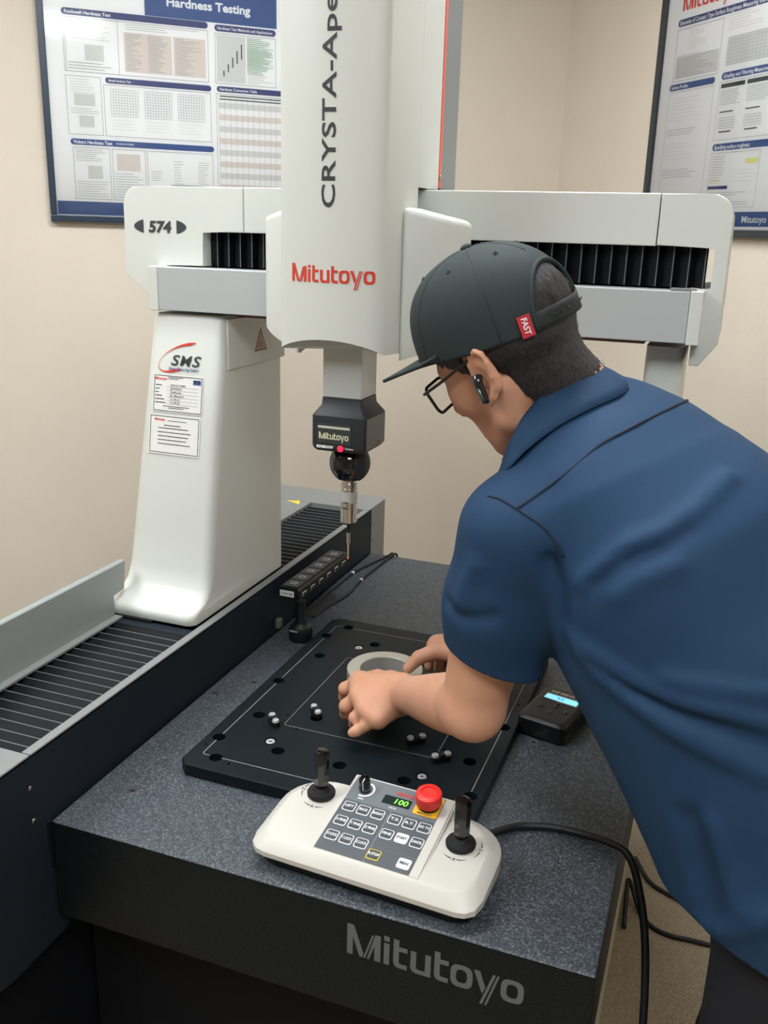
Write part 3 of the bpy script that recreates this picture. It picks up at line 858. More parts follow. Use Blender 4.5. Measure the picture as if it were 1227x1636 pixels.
# ------------------------------------------------------------------ joystick controller
CA = math.radians(-3.0)
t = empty('joystick_controller', (0.466, 0.098, 0.0006), CA, 'cream joystick control box with keypad, two black sticks and a red stop button', 'control box')
def top_z(x, y):
    return 0.0405 + (y + 0.075) * 0.125
def outline(ins=0.0):
    pts = []
    w_ = 0.160 - ins
    y0, y1 = -0.082 + ins, 0.076 - ins
    pts += [(-w_ + 0.004, y0 + 0.012), (-w_ + 0.014, y0 + 0.003), (-w_ + 0.026, y0)]
    pts += [(w_ - 0.026, y0), (w_ - 0.014, y0 + 0.003), (w_ - 0.004, y0 + 0.012)]
    pts += [(w_, y0 + 0.030), (w_, y1 - 0.062)]
    for k in range(1, 9):
        a = 0.5 * PI * k / 9
        pts.append((w_ - 0.066 + 0.066 * math.cos(a), y1 - 0.060 + 0.060 * math.sin(a)))
    pts += [(w_ - 0.068, y1), (-w_ + 0.068, y1)]
    for k in range(1, 9):
        a = 0.5 * PI + 0.5 * PI * k / 9
        pts.append((-w_ + 0.066 + 0.066 * math.cos(a), y1 - 0.060 + 0.060 * math.sin(a)))
    pts += [(-w_, y1 - 0.062), (-w_, y0 + 0.030)]
    return pts
R_ = [[(x, y, 0.018) for x, y in outline(0.001)], [(x, y, 0.0195) for x, y in outline(0)], [(x, y, top_z(x, y) - 0.0135) for x, y in outline(0.0)], [(x, y, top_z(x, y) - 0.0115) for x, y in outline(0.0015)],
      [(x, y, top_z(x, y) - 0.002) for x, y in outline(0.0125)], [(x, y, top_z(x, y) - 0.0004) for x, y in outline(0.015)], [(x, y, top_z(x, y)) for x, y in outline(0.018)]]
link('housing', loft_mesh(R_), 'ctrl_white', t, smooth=True, angle=22)
link('base', loft_mesh([[(x, y, 0.0) for x, y in outline(0.012)], [(x, y, 0.0178) for x, y in outline(0.006)]]), 'black', t)
# raised keypad wedge
def wedge(x0, x1, y0, y1, dz0, dz1, base=0.012):
    V = [(x0, y0, top_z(0, y0) - 0.003), (x1, y0, top_z(0, y0) - 0.003), (x1, y1, top_z(0, y1) - base), (x0, y1, top_z(0, y1) - base),
         (x0, y0, top_z(0, y0) + dz0), (x1, y0, top_z(0, y0) + dz0), (x1, y1, top_z(0, y1) + dz1), (x0, y1, top_z(0, y1) + dz1)]
    return data_mesh(V, [(0, 3, 2, 1), (4, 5, 6, 7), (0, 1, 5, 4), (1, 2, 6, 5), (2, 3, 7, 6), (3, 0, 4, 7)])
WX0, WX1, WY0, WY1 = -0.072, 0.080, -0.066, 0.078
def wz(y, d=0.0):
    return top_z(0, y) + 0.0006 + (y - WY0) / (WY1 - WY0) * 0.0085 + d
bm = bmesh.new(); bm.from_mesh(wedge(WX0, WX1, WY0, WY1, 0.0006, 0.0091)); bmesh.ops.bevel(bm, geom=[e for e in bm.edges if all(v.co.z > top_z(0, v.co.y) for v in e.verts)], offset=0.0022, segments=2, affect='EDGES'); 
link('keypad_wedge', bm_mesh(bm), 'ctrl_white', t)
KN = Vector((0, -(wz(0.05) - wz(-0.05)) / 0.1, 1)).normalized()
KY = Vector((0, KN.z, -KN.y))
def kp(x, y, d=0.0):
    return Vector((x, y, wz(y))) + KN * d
def kpatch(name, x0, x1, y0, y1, m, parent, d0=0.0, d1=0.0006, r=0.0):
    if r:
        o_l = rrect(x0, x1, y0, y1, r, 3)
    else:
        o_l = [(x0, y0), (x1, y0), (x1, y1), (x0, y1)]
    return link(name, loft_mesh([[kp(a, b_, d0) for a, b_ in o_l], [kp(a, b_, d1) for a, b_ in o_l]]), m, parent)
PA0, PA1 = -0.0675, 0.0655
pan = kpatch('keypad_panel', PA0, PA1, -0.0635, 0.0735, 'ctrl_panel', t, -0.0005, 0.0004)
kpatch('panel_field', PA0, 0.0015, -0.0635, 0.028, 'ctrl_panel_dark', pan, 0.0004, 0.0006)
kpatch('panel_field', 0.0035, PA1, -0.0355, 0.028, 'ctrl_panel_dark', pan, 0.0004, 0.0006)
kpatch('panel_field', 0.0035, PA1, -0.0635, -0.0365, 'ctrl_panel_dark', pan, 0.0004, 0.0006)
def ktext(name, s, x, y, h, m, parent, d=0.0008, width=None, bold=0.012, shear=0.0, par=None):
    me = text_data(s, bold, shear, 1.0, h, width=width)
    me.transform(frame_matrix(kp(x, y, d), (1, 0, 0), KY) @ Matrix.Diagonal((1, 1, 0.0002, 1)))
    return link(name, me, m, parent)
def key(x, y, s, kind='dark'):
    hw = 0.0088
    k_ = kpatch('key', x - hw, x + hw, y - 0.0082, y + 0.0082, {'dark': 'print_white', 'yellow': 'warn_yellow', 'white': 'key_white'}[kind], t, 0.0004, 0.0016, 0.003)
    if kind != 'white':
        kpatch('key_face', x - hw + 0.0011, x + hw - 0.0011, y - 0.0071, y + 0.0071, 'key_dark', k_, 0.001, 0.0019, 0.0024)
    me = ktext('key_lettering', s, x, y + 0.0008, 0.0042, 'print_dark' if kind == 'white' else 'print_white', k_, d=0.0021, width=min(0.0145, 0.0030 * len(s)), bold=0.02)
c0, r0, dx, dy = -0.054, 0.0155, 0.0212, -0.0268
for j, row in enumerate((('LEFT', 'BACK', 'RIGHT'), ('X FINE', 'Y FINE', 'Z FINE'), ('X LOCK', 'Y LOCK', 'Z LOCK'))):
    for i, s in enumerate(row):
        key(c0 + i * dx, r0 + j * dy, s)
c1 = 0.0135
for j, row in enumerate((('T.S.', 'R.T.', 'GO TO'), ('FINE', 'START', 'CANCEL'))):
    for i, s in enumerate(row):
        key(c1 + i * dx, 0.0155 - 0.0008 + j * dy, s, 'white' if s == 'START' else 'dark')
key(0.0115, -0.0495, 'R.STOP', 'yellow')
key(0.0535, -0.0495, 'MEAS', 'white')
# display, word mark
dsp = kpatch('display', -0.0165, 0.0235, 0.0385, 0.0535, 'lcd_dark', t, 0.0004, 0.0012)
ktext('display_digits', '100', 0.0105, 0.0460, 0.0092, 'led_green', dsp, 0.0016, width=0.019, bold=0.005, shear=0.12)
ktext('panel_lettering', 'STATUS', 0.002, 0.0335, 0.0032, 'print_white', pan, 0.0008, width=0.0105)
ktext('panel_lettering', 'SPEED', -0.046, 0.0345, 0.0032, 'print_white', pan, 0.0008, width=0.009)
me = logo_mesh(); kk = 0.0275 / 5.03
me.transform(frame_matrix(kp(-0.0025, 0.0585, 0.0008), (1, 0, 0), KY) @ Matrix.Diagonal((kk, kk * 1.15, 0.0003, 1)))
link('panel_word_mark', me, 'logo_red', pan)
def placed(me, x, y, d=0.0):
    me.transform(frame_matrix(kp(x, y, d), (1, 0, 0), KY))
    return me
dial = link('speed_dial', placed(lathe_mesh([(0.0085, 0.0), (0.0085, 0.006), (0.0080, 0.0065), (0.0078, 0.019), (0.007, 0.0205), (0.003, 0.0208)], 24), -0.0475, 0.0525), 'black_gloss', t, smooth=True, angle=35)
link('dial_scale', placed(loft_mesh([[(0.0115 * math.cos(a), 0.0115 * math.sin(a), 0.0007) for a in np.linspace(-1.9, 1.3, 22)], [(0.0145 * math.cos(a), 0.0145 * math.sin(a), 0.0007) for a in np.linspace(-1.9, 1.3, 22)]], False, False, False), -0.0475, 0.0525), 'print_white', pan)
link('dial_pointer', placed(box_mesh(0.0004, 0.0014, -0.0083, 0.0, 0.006, 0.0212), -0.0475, 0.0525), 'print_white', dial)
ep = kpatch('stop_plate', 0.030, 0.0645, 0.0345, 0.072, 'estop_yellow', t, 0.0004, 0.0014, 0.003)
ktext('stop_lettering', 'EMERGENCY', 0.047, 0.0375, 0.0028, 'print_dark', ep, 0.0017, width=0.021)
es_ = [(0.0125, 0.0014), (0.0125, 0.0045), (0.0135, 0.0047)]
stop = link('stop_collar', placed(lathe_mesh([(0.0150, 0.0014), (0.0150, 0.0075)], 28), 0.0475, 0.0545), 'black', t, smooth=True, angle=35)
# knurled mushroom
rings = []
for r_, z_, knurl in ((0.0150, 0.0075, 0), (0.0178, 0.0080, 1), (0.0180, 0.0165, 1), (0.0182, 0.0175, 0), (0.0182, 0.0215, 0), (0.0174, 0.0240, 0), (0.0150, 0.0252, 0), (0.0105, 0.0256, 0), (0.0100, 0.0240, 0), (0.004, 0.0238, 0)):
    rings.append([((r_ - (0.0005 if knurl and k % 2 else 0)) * math.cos(2 * PI * k / 72), (r_ - (0.0005 if knurl and k % 2 else 0)) * math.sin(2 * PI * k / 72), z_) for k in range(72)])
link('stop_button', placed(loft_mesh(rings), 0.0475, 0.0545), 'estop_red', t, smooth=True, angle=40)
# sticks
def joystick(x, y, letters):
    z = top_z(x, y)
    c = link('stick_collar', lathe_mesh([(0.0195, 0.0), (0.0200, 0.0045), (0.0185, 0.0072), (0.0120, 0.0080), (0.0105, 0.0105), (0.0065, 0.0125)], 32), 'rubber', t, (x, y, z - 0.0004), smooth=True, angle=50)
    link('stick', lathe_mesh([(0.0062, 0.010), (0.0068, 0.0135), (0.0100, 0.0155), (0.0108, 0.018), (0.0112, 0.062), (0.0108, 0.066), (0.0092, 0.0685), (0.0055, 0.0695)], 8), 'black_gloss', c, smooth=True, angle=25)
    # direction marks round the collar: letter between rows of dots
    bm = bmesh.new()
    N_ = Vector((0, -0.125, 1)).normalized()
    def dot(a, r_, h):
        cxx, cyy = x + r_ * math.cos(a), y + r_ * math.sin(a)
        tx, ty = -math.sin(a), math.cos(a)
        q = []
        for sx, sy in ((-1, -1), (1, -1), (1, 1), (-1, 1)):
            px, py = cxx + sx * 0.0011 * tx + sy * h * math.cos(a), cyy + sx * 0.0011 * ty + sy * h * math.sin(a)
            q.append(bm.verts.new((px, py, top_z(px, py) + 0.0003)))
        bm.faces.new(q)
    for a0 in (-PI / 2, 0 if letters[1] == 'Y' else PI):
        for i in range(1, 6):
            for s in (-1, 1):
                dot(a0 + s * (0.10 + 0.085 * i), 0.0275, 0.0010 * (1 - 0.13 * i))
    link('direction_marks', bm_mesh(bm), 'print_black', t)
    for s, a in zip(letters, (-PI / 2, 0 if letters[1] == 'Y' else PI)):
        px, py = x + 0.0275 * math.cos(a), y + 0.0275 * math.sin(a)
        me = text_data(s, 0.01, 0, 1, 0.005)
        me.transform(frame_matrix((px, py, top_z(px, py) + 0.0003), (math.cos(a + PI / 2), math.sin(a + PI / 2), 0.125 * math.sin(a + PI / 2)), (-math.cos(a), -math.sin(a), -0.125 * math.sin(a))) @ Matrix.Diagonal((1, 1, 0.0002, 1)))
        link('direction_letter', me, 'print_black', t)
joystick(-0.105, 0.031, 'RZ')
joystick(0.108, 0.012, 'XY')

# ------------------------------------------------------------------ small display unit by the plate
t = empty('display_unit', (0.617, 0.556, 0.0006), math.radians(-13), 'small black handheld unit with a lit blue screen to the right of the plate', 'display unit')
def hand(ins):
    return rrect(-0.044 + ins, 0.044 - ins, -0.066 + ins, 0.066 - ins, 0.012, 5)
link('casing', loft_mesh([[(a, b_, 0.0) for a, b_ in hand(0.004)], [(a, b_, 0.004) for a, b_ in hand(0.0)], [(a, b_, 0.018) for a, b_ in hand(0.0)]]), 'black', t, smooth=True, angle=40)
link('top_shell', loft_mesh([[(a, b_, 0.0185) for a, b_ in hand(0.001)], [(a, b_, 0.031) for a, b_ in hand(0.0005)], [(a, b_, 0.035) for a, b_ in hand(0.004)], [(a, b_, 0.036) for a, b_ in hand(0.009)]]), 'black', t, smooth=True, angle=40)
bz = link('screen_bezel', box_mesh(-0.030, 0.034, 0.012, 0.036, 0.0355, 0.0372, 0.0006, 1), 'brass_dark', t)
link('screen', box_mesh(-0.0275, 0.0315, 0.0140, 0.0300, 0.0365, 0.0377), 'lcd_blue', bz)
text_obj('screen_digits', '0.0', (0.0, 0.022, 0.0379), (1, 0, 0), (0, 1, 0), 0.007, 'lcd_text', bz, depth=0.0002)
text_obj('unit_lettering', 'RENISHAW', (0.002, 0.0445, 0.0362), (1, 0, 0), (0, 1, 0), 0.0068, 'print_white', t, bold=0.06, width=0.056, depth=0.0004)
bt = lathe_mesh([(0.0048, 0.0), (0.0048, 0.001), (0.0035, 0.0022), (0.001, 0.0026)], 14)
for x, y in ((0.002, -0.006), (-0.020, -0.016), (0.025, -0.016), (0.002, -0.028), (0.002, 0.004)):
    link('button', bt, 'head_dark', t, (x, y, 0.0357), smooth=True)

# ------------------------------------------------------------------ stylus rack on a round foot
t = empty('stylus_rack', (0.058, 0.705, 0.0), 0, 'black stylus changing rack with a row of six ports beside the rail cover', 'stylus rack')
link('foot', lathe_mesh([(0.0235, 0.0006), (0.0245, 0.003), (0.0245, 0.024), (0.0225, 0.030), (0.0165, 0.0335), (0.0145, 0.037)], 32), 'black', t, (0.008, -0.012, 0), smooth=True, angle=40)
link('stem', lathe_mesh([(0.0135, 0.0365), (0.0105, 0.045), (0.0095, 0.086)], 24), 'black', t, (0.008, -0.012, 0), smooth=True, angle=40)
text_obj('foot_lettering', 'RENISHAW', (0.004, -0.0372, 0.0265), (1, 0, 0), (0, 0, 1), 0.0042, 'print_grey', t, bold=0.03, width=0.018)
barp = [(-0.023, 0.084), (0.0235, 0.084), (0.0235, 0.1035), (0.0195, 0.1085), (-0.0195, 0.1085), (-0.023, 0.1035)]
me = prism_mesh(barp, 'y', 0.0, 0.252, 0.001, 1)
AX = Matrix.Translation((-0.020, -0.010, 0)) @ Matrix.Rotation(math.radians(-1.0), 4, 'Z')
me.transform(AX)
bar = link('bar', me, 'black', t)
for i in range(6):
    yy = 0.022 + 0.040 * i
    me = box_mesh(-0.018, 0.018, yy - 0.0185, yy + 0.0185, 0.1086, 0.1108, 0.0008, 1); me.transform(AX)
    lid = link('port_lid', me, 'head_dark', bar)
    me = box_mesh(-0.006, 0.008, yy - 0.007, yy + 0.007, 0.1109, 0.1114); me.transform(AX)
    link('lid_mark', me, 'print_grey', lid)
    me = box_mesh(-0.0025, 0.0035, yy - 0.004, yy + 0.003, 0.1114, 0.1116); me.transform(AX)
    link('lid_symbol', me, 'print_dark', lid)
    me = box_mesh(0.0236, 0.0262, yy - 0.009, yy + 0.009, 0.088, 0.097, 0.0008, 1); me.transform(AX)
    jaw = link('port_jaw', me, 'steel_satin', bar)
    me = box_mesh(0.0262, 0.0268, yy - 0.0075, yy + 0.0075, 0.0895, 0.0955); me.transform(AX)
    link('jaw_slot', me, 'black', jaw)
me = box_mesh(-0.020, 0.012, -0.0008, -0.0002, 0.0885, 0.1015); me.transform(AX)
lb = link('serial_label', me, 'label_paper', t)
me = text_data('A-2237-1260', 0.01, 0, 1, 0.0045, width=0.024); me.transform(AX @ frame_matrix((-0.004, -0.0010, 0.095), (1, 0, 0), (0, 0, 1)) @ Matrix.Diagonal((1, 1, 0.0002, 1)))
link('label_lettering', me, 'print_dark', lb)
link('cable_plug', box_mesh(-0.052, -0.040, -0.012, 0.004, 0.012, 0.034, 0.004, 2), 'head_side', t)

# ------------------------------------------------------------------ cables
def cable(name, pts, r, label, m='cord_black', n=10):
    o = link(name, tube_mesh(pts, r, n, 8), m, smooth=True)
    tag(o, label, 'cable')
    return o
def clip(o, x, y, z):
    link('cable_tie', box_mesh(x - 0.0036, x + 0.0036, y - 0.004, y + 0.004, z - 0.0030, z + 0.0038, 0.001, 1), 'print_white', o)
clip_a = cable('thin_cable', [(0.070, 1.2675, -0.12), (0.0665, 1.2665, -0.04), (0.064, 1.259, 0.0034), (0.056, 1.235, 0.0034), (0.030, 1.13, 0.0034), (0.022, 1.085, 0.0034), (0.020, 0.99, 0.0034), (0.018, 0.93, 0.0034), (0.03, 0.80, 0.0034), (0.035, 0.745, 0.0034)], 0.0028, 'thin black cable running from the stylus rack along the rail cover')
clip(clip_a, 0.022, 1.085, 0.0034)
clip_b = cable('thin_cable', [(0.080, 1.2675, -0.12), (0.0765, 1.2665, -0.04), (0.074, 1.259, 0.0034), (0.066, 1.235, 0.0034), (0.060, 1.13, 0.0034), (0.058, 1.05, 0.0034), (0.064, 0.95, 0.0034), (0.05, 0.86, 0.0034), (0.045, 0.80, 0.0034)], 0.0028, 'thin black cable curving across the granite to the right of its twin')
clip(clip_b, 0.058, 1.05, 0.0034)
cable('controller_cord', [(0.585, 0.168, 0.022), (0.602, 0.205, 0.012), (0.625, 0.236, 0.0062), (0.668, 0.252, 0.0062), (0.718, 0.254, 0.0062), (0.752, 0.246, 0.0085), (0.776, 0.235, 0.006), (0.795, 0.222, -0.025), (0.815, 0.20, -0.10), (0.827, 0.17, -0.22), (0.831, 0.13, -0.40), (0.835, 0.06, -0.62), (0.86, -0.06, -0.7740), (0.98, -0.25, -0.7740)], 0.0055, 'thick black cord leaving the joystick box and hanging over the granite edge', n=14)
cable('floor_cable', [(0.758, 1.32, FLOOR_Z + 0.006), (0.80, 1.238, FLOOR_Z + 0.006), (0.85, 1.205, FLOOR_Z + 0.006), (0.91, 1.182, FLOOR_Z + 0.006), (1.02, 1.15, FLOOR_Z + 0.006), (1.12, 1.13, FLOOR_Z + 0.006)], 0.0055, 'black cable on the carpet, the farther of the two beside the stand')
cable('floor_cable', [(0.760, 1.04, FLOOR_Z + 0.006), (0.752, 1.16, FLOOR_Z + 0.03), (0.757, 1.178, FLOOR_Z + 0.035), (0.79, 1.11, FLOOR_Z + 0.008), (0.825, 1.068, FLOOR_Z + 0.006), (0.87, 1.055, FLOOR_Z + 0.006), (0.915, 1.058, FLOOR_Z + 0.006), (1.04, 1.06, FLOOR_Z + 0.006)], 0.0055, 'black cable bent in a sharp loop on the carpet, nearer the camera')

# ------------------------------------------------------------------ framed posters
def poster(wall, s0, s1, z0, z1, label, fm):
    """s is measured along the wall from the corner; returns a function (s, z, off) -> local point and the root"""
    if wall == 'l':
        org = CORNER + DL * s0; xd = DL; nrm = -NL
    else:
        org = CORNER + NL * s0; xd = -NL; nrm = -DL
    M = Matrix.Identity(4)
    for i in range(3):
        M[i][0] = xd[i]; M[i][1] = -nrm[i]; M[i][2] = (0, 0, 1)[i]; M[i][3] = (org + Vector((0, 0, z0)))[i]
    e_ = empty('framed_poster')
    e_.matrix_world = M
    tag(e_, label, 'poster')
    W, Hh = abs(s1 - s0), z1 - z0
    fw, fd = 0.018, 0.022
    for q in ((0, W, 0, fw), (0, W, Hh - fw, Hh), (0, fw, fw + 0.0003, Hh - fw - 0.0003), (W - fw, W, fw + 0.0003, Hh - fw - 0.0003)):
        link('frame_bar', box_mesh(q[0], q[1], -fd, -0.0015, q[2], q[3], 0.002, 2), fm, e_)
    sh = link('printed_sheet', box_mesh(fw, W - fw, -0.010, -0.002, fw, Hh - fw), 'paper', e_)
    link('clear_pane', data_mesh([(fw, -0.0135, fw), (W - fw, -0.0135, fw), (W - fw, -0.0135, Hh - fw), (fw, -0.0135, Hh - fw)], [(0, 1, 2, 3)]), 'clear_pane', e_)
    return e_, sh, W, Hh
class Print:
    """flat print on a poster sheet: rectangles by ink, lettering"""
    def __init__(s, sheet):
        s.sheet = sheet; s.q = {}; s.k = 0
    def rect(s, x0, x1, z0, z1, m, lay=0):
        s.q.setdefault((m, lay), []).append((x0, x1, z0, z1))
    def pill(s, x0, x1, z0, z1, m, lay=1):
        r = (z1 - z0) / 2 * 0.98
        pts = rrect(x0, x1, z0, z1, r, 5)
        link('heading_bar', data_mesh([(a, -0.0104 - 0.0001 * lay, c) for a, c in pts], [tuple(range(len(pts)))]), m, s.sheet)
    def text(s, t_, x, z, h, m, width=None, bold=0.012, shear=0, name='heading', left=True):
        me = text_data(t_, bold, shear, 1.0, h, width=width)
        wd = max(v.co.x for v in me.vertices) * 2
        me.transform(frame_matrix((x + (wd / 2 if left else 0), -0.0108, z), (1, 0, 0), (0, 0, 1)) @ Matrix.Diagonal((1, 1, 0.0002, 1)))
        link(name, me, m, s.sheet)
    def lines(s, x0, x1, z0, z1, n, m, h=0.0016, jit=0.4):
        for i in range(n):
            z = z1 - (z1 - z0) * (i + 0.5) / n
            s.rect(x0, x0 + (x1 - x0) * (1 - jit * random.random()), z - h / 2, z + h / 2, m, 2)
    def grid(s, x0, x1, z0, z1, nx, nz, m, wd=0.0008):
        for i in range(nx + 1):
            x = x0 + (x1 - x0) * i / nx; s.rect(x - wd / 2, x + wd / 2, z0, z1, m, 2)
        for i in range(nz + 1):
            z = z0 + (z1 - z0) * i / nz; s.rect(x0, x1, z - wd / 2, z + wd / 2, m, 2)
    def frame(s, x0, x1, z0, z1, m='print_grey', wd=0.0012):
        s.rect(x0, x1, z0, z0 + wd, m, 2); s.rect(x0, x1, z1 - wd, z1, m, 2); s.rect(x0, x0 + wd, z0, z1, m, 2); s.rect(x1 - wd, x1, z0, z1, m, 2)
    def build(s):
        for (m, lay), L in s.q.items():
            V, F = [], []
            for x0, x1, z0, z1 in L:
                n0 = len(V); y = -0.0102 - 0.0001 * lay
                V += [(x0, y, z0), (x1, y, z0), (x1, y, z1), (x0, y, z1)]; F.append((n0, n0 + 1, n0 + 2, n0 + 3))
            o = link('printed_matter', data_mesh(V, F), m, s.sheet)
            o['kind'] = 'stuff'
# left poster: hardness testing
e_, sh, W, Hh = poster('l', -1.638, -0.722, 0.812, 1.53, 'navy framed hardness testing poster on the wall left of the column', 'frame_navy')
p = Print(sh)
S0, Z0 = -1.638, 0.812
X = lambda s: s - S0
Zz = lambda z: z - Z0
p.rect(0.02, W - 0.02, 0.02, 0.056, 'print_blue', 1)
p.rect(X(-1.355), X(-0.982), Zz(1.362), Zz(1.51), 'print_blue', 1)
p.text('Hardness Testing', X(-1.295), Zz(1.402), 0.0215, 'print_white', width=0.236, bold=0.03)
p.pill(X(-1.575), X(-1.182), Zz(1.344), Zz(1.361), 'print_navy'); p.text('Rockwell Hardness Test', X(-1.567), Zz(1.3525), 0.008, 'print_white', width=0.12, bold=0.02)
p.pill(X(-1.163), X(-0.985), Zz(1.341), Zz(1.358), 'print_navy'); p.text('Hardness Test Methods and Applications', X(-1.155), Zz(1.3495), 0.0075, 'print_white', width=0.16, bold=0.01)
p.pill(X(-1.470), X(-1.176), Zz(1.182), Zz(1.197), 'print_navy'); p.text('Brinell Hardness Test', X(-1.461), Zz(1.1895), 0.006, 'print_white', width=0.06)
p.pill(X(-1.160), X(-0.75), Zz(1.183), Zz(1.198), 'print_navy'); p.text('Hardness Conversion Table', X(-1.152), Zz(1.1905), 0.0075, 'print_white', width=0.11, bold=0.015)
p.pill(X(-1.572), X(-1.172), Zz(1.018), Zz(1.034), 'print_blue'); p.text('Vickers Hardness Test', X(-1.565), Zz(1.026), 0.009, 'print_white', width=0.105, bold=0.02); p.text('VICKERS HV/HBW', X(-1.45), Zz(1.026), 0.004, 'print_white', width=0.05)
p.frame(X(-1.575), X(-1.182), Zz(1.205), Zz(1.340)); p.frame(X(-1.570), X(-1.43), Zz(1.205), Zz(1.34))
p.lines(X(-1.55), X(-1.45), Zz(1.285), Zz(1.33), 7, 'print_pale'); p.rect(X(-1.52), X(-1.47), Zz(1.235), Zz(1.275), 'print_pale', 1); p.lines(X(-1.565), X(-1.45), Zz(1.21), Zz(1.232), 3, 'print_grey')
p.rect(X(-1.415), X(-1.285), Zz(1.215), Zz(1.315), 'print_tan', 1); p.rect(X(-1.280), X(-1.19), Zz(1.215), Zz(1.315), 'print_tan', 1)
p.lines(X(-1.41), X(-1.365), Zz(1.218), Zz(1.312), 20, 'print_grey', 0.0012, 0.6); p.lines(X(-1.35), X(-1.295), Zz(1.218), Zz(1.312), 20, 'print_grey', 0.0012, 0.6); p.lines(X(-1.275), X(-1.2), Zz(1.218), Zz(1.312), 20, 'print_grey', 0.001, 0.7)
p.lines(X(-1.41), X(-1.2), Zz(1.32), Zz(1.337), 3, 'print_grey', 0.001, 0.7)
p.frame(X(-1.163), X(-0.985), Zz(1.205), Zz(1.336))
p.rect(X(-1.158), X(-1.075), Zz(1.21), Zz(1.332), 'print_pale', 1); p.lines(X(-1.07), X(-0.99), Zz(1.235), Zz(1.332), 20, 'print_green', 0.0022, 0.5); p.lines(X(-1.07), X(-0.99), Zz(1.21), Zz(1.332), 24, 'print_grey', 0.0009, 0.6)
for i in range(5):
    xx = X(-1.14 + i * 0.013); p.rect(xx, xx + 0.0035, Zz(1.225 + i * 0.012), Zz(1.24 + i * 0.018), 'print_dark', 2)
p.frame(X(-1.476), X(-1.178), Zz(1.045), Zz(1.178)); 
p.frame(X(-1.575), X(-1.482), Zz(1.045), Zz(1.195))
p.lines(X(-1.565), X(-1.49), Zz(1.15), Zz(1.19), 6, 'print_pale'); p.rect(X(-1.555), X(-1.5), Zz(1.12), Zz(1.15), 'print_pale', 1); p.rect(X(-1.545), X(-1.505), Zz(1.065), Zz(1.095), 'print_pale', 1); p.lines(X(-1.565), X(-1.49), Zz(1.098), Zz(1.115), 3, 'print_grey', 0.001)
for i in range(3):
    x0 = X(-1.458 + i * 0.093)
    p.grid(x0, x0 + 0.075, Zz(1.098), Zz(1.168), 10, 10, 'print_grey', 0.0007); p.lines(x0, x0 + 0.07, Zz(1.06), Zz(1.092), 4, 'print_pale', 0.001)
p.frame(X(-1.162), X(-0.745), Zz(0.872), Zz(1.178)); 
for i in range(9):
    p.rect(X(-1.155), X(-0.75), Zz(1.155 - i * 0.032) - 0.016, Zz(1.155 - i * 0.032), 'print_tan' if i % 2 else 'print_pale', 1)
for i in range(24):
    p.rect(X(-1.155 + i * 0.017), X(-1.1543 + i * 0.017), Zz(0.885), Zz(1.17), 'print_grey', 2)
p.lines(X(-1.152), X(-0.76), Zz(1.16), Zz(1.176), 2, 'print_dark', 0.003, 0.1)
p.frame(X(-1.567), X(-1.468), Zz(0.875), Zz(1.012)); p.frame(X(-1.462), X(-1.37), Zz(0.875), Zz(1.012)); p.frame(X(-1.365), X(-1.176), Zz(0.875), Zz(1.012))
p.lines(X(-1.56), X(-1.475), Zz(0.975), Zz(1.008), 6, 'print_grey', 0.001); p.rect(X(-1.53), X(-1.49), Zz(0.93), Zz(0.965), 'print_pale', 1); p.lines(X(-1.56), X(-1.475), Zz(0.88), Zz(0.925), 7, 'print_grey', 0.001)
p.rect(X(-1.45), X(-1.385), Zz(0.955), Zz(1.0), 'print_tan', 1); p.lines(X(-1.457), X(-1.375), Zz(0.88), Zz(0.95), 10, 'print_grey', 0.0012)
p.lines(X(-1.355), X(-1.32), Zz(0.93), Zz(0.96), 5, 'print_grey', 0.001); p.lines(X(-1.29), X(-1.26), Zz(0.9), Zz(0.99), 12, 'print_grey', 0.001); p.lines(X(-1.22), X(-1.185), Zz(0.9), Zz(0.99), 14, 'print_grey', 0.001); p.rect(X(-1.3), X(-1.2), Zz(0.921), Zz(0.9225), 'print_dark', 2)
p.lines(X(-0.97), X(-0.75), Zz(1.21), Zz(1.37), 16, 'print_grey', 0.001); p.text('Contents', X(-0.97), Zz(1.345), 0.011, 'print_dark', width=0.08)
p.build()
# right poster: surface roughness
e_, sh, W, Hh = poster('r', -0.512, -1.43, 0.822, 1.53, 'black framed surface roughness poster on the wall at the right edge', 'frame_black')
p = Print(sh)
X = lambda s: -s - 0.512
Zz = lambda z: z - 0.822
p.rect(0.02, W - 0.02, 0.026, 0.062, 'print_blue', 1)
p.text('Mitutoyo Corporation', X(-0.925), Zz(0.866), 0.0165, 'print_white', width=0.215, bold=0.012)
me = logo_mesh(); kk = 0.21 / 5.03
me.transform(frame_matrix((X(-0.592), -0.0106, Zz(1.400)), (1, 0, 0), (0, 0, 1)) @ Matrix.Diagonal((kk, kk, 0.0002, 1))); link('heading', me, 'logo_red', sh)
p.pill(X(-0.580), X(-1.38), Zz(1.362), Zz(1.380), 'print_navy'); p.text('Elements of Contact Type Surface Roughness Measuring Instruments', X(-0.588), Zz(1.371), 0.0105, 'print_white', width=0.36, bold=0.012)
p.frame(X(-0.580), X(-0.765), Zz(1.225), Zz(1.355)); p.lines(X(-0.63), X(-0.71), Zz(1.30), Zz(1.35), 9, 'print_tan', 0.0012, 0.6)
p.rect(X(-0.588), X(-0.76), Zz(1.232), Zz(1.285), 'print_pale', 1); p.lines(X(-0.59), X(-0.75), Zz(1.234), Zz(1.29), 12, 'print_grey', 0.001, 0.5)
p.lines(X(-0.785), X(-0.92), Zz(1.32), Zz(1.36), 6, 'print_tan', 0.0014, 0.5); p.grid(X(-0.79), X(-0.95), Zz(1.24), Zz(1.305), 12, 8, 'print_grey', 0.0006); p.rect(X(-0.79), X(-0.95), Zz(1.24), Zz(1.305), 'print_pale', 1)
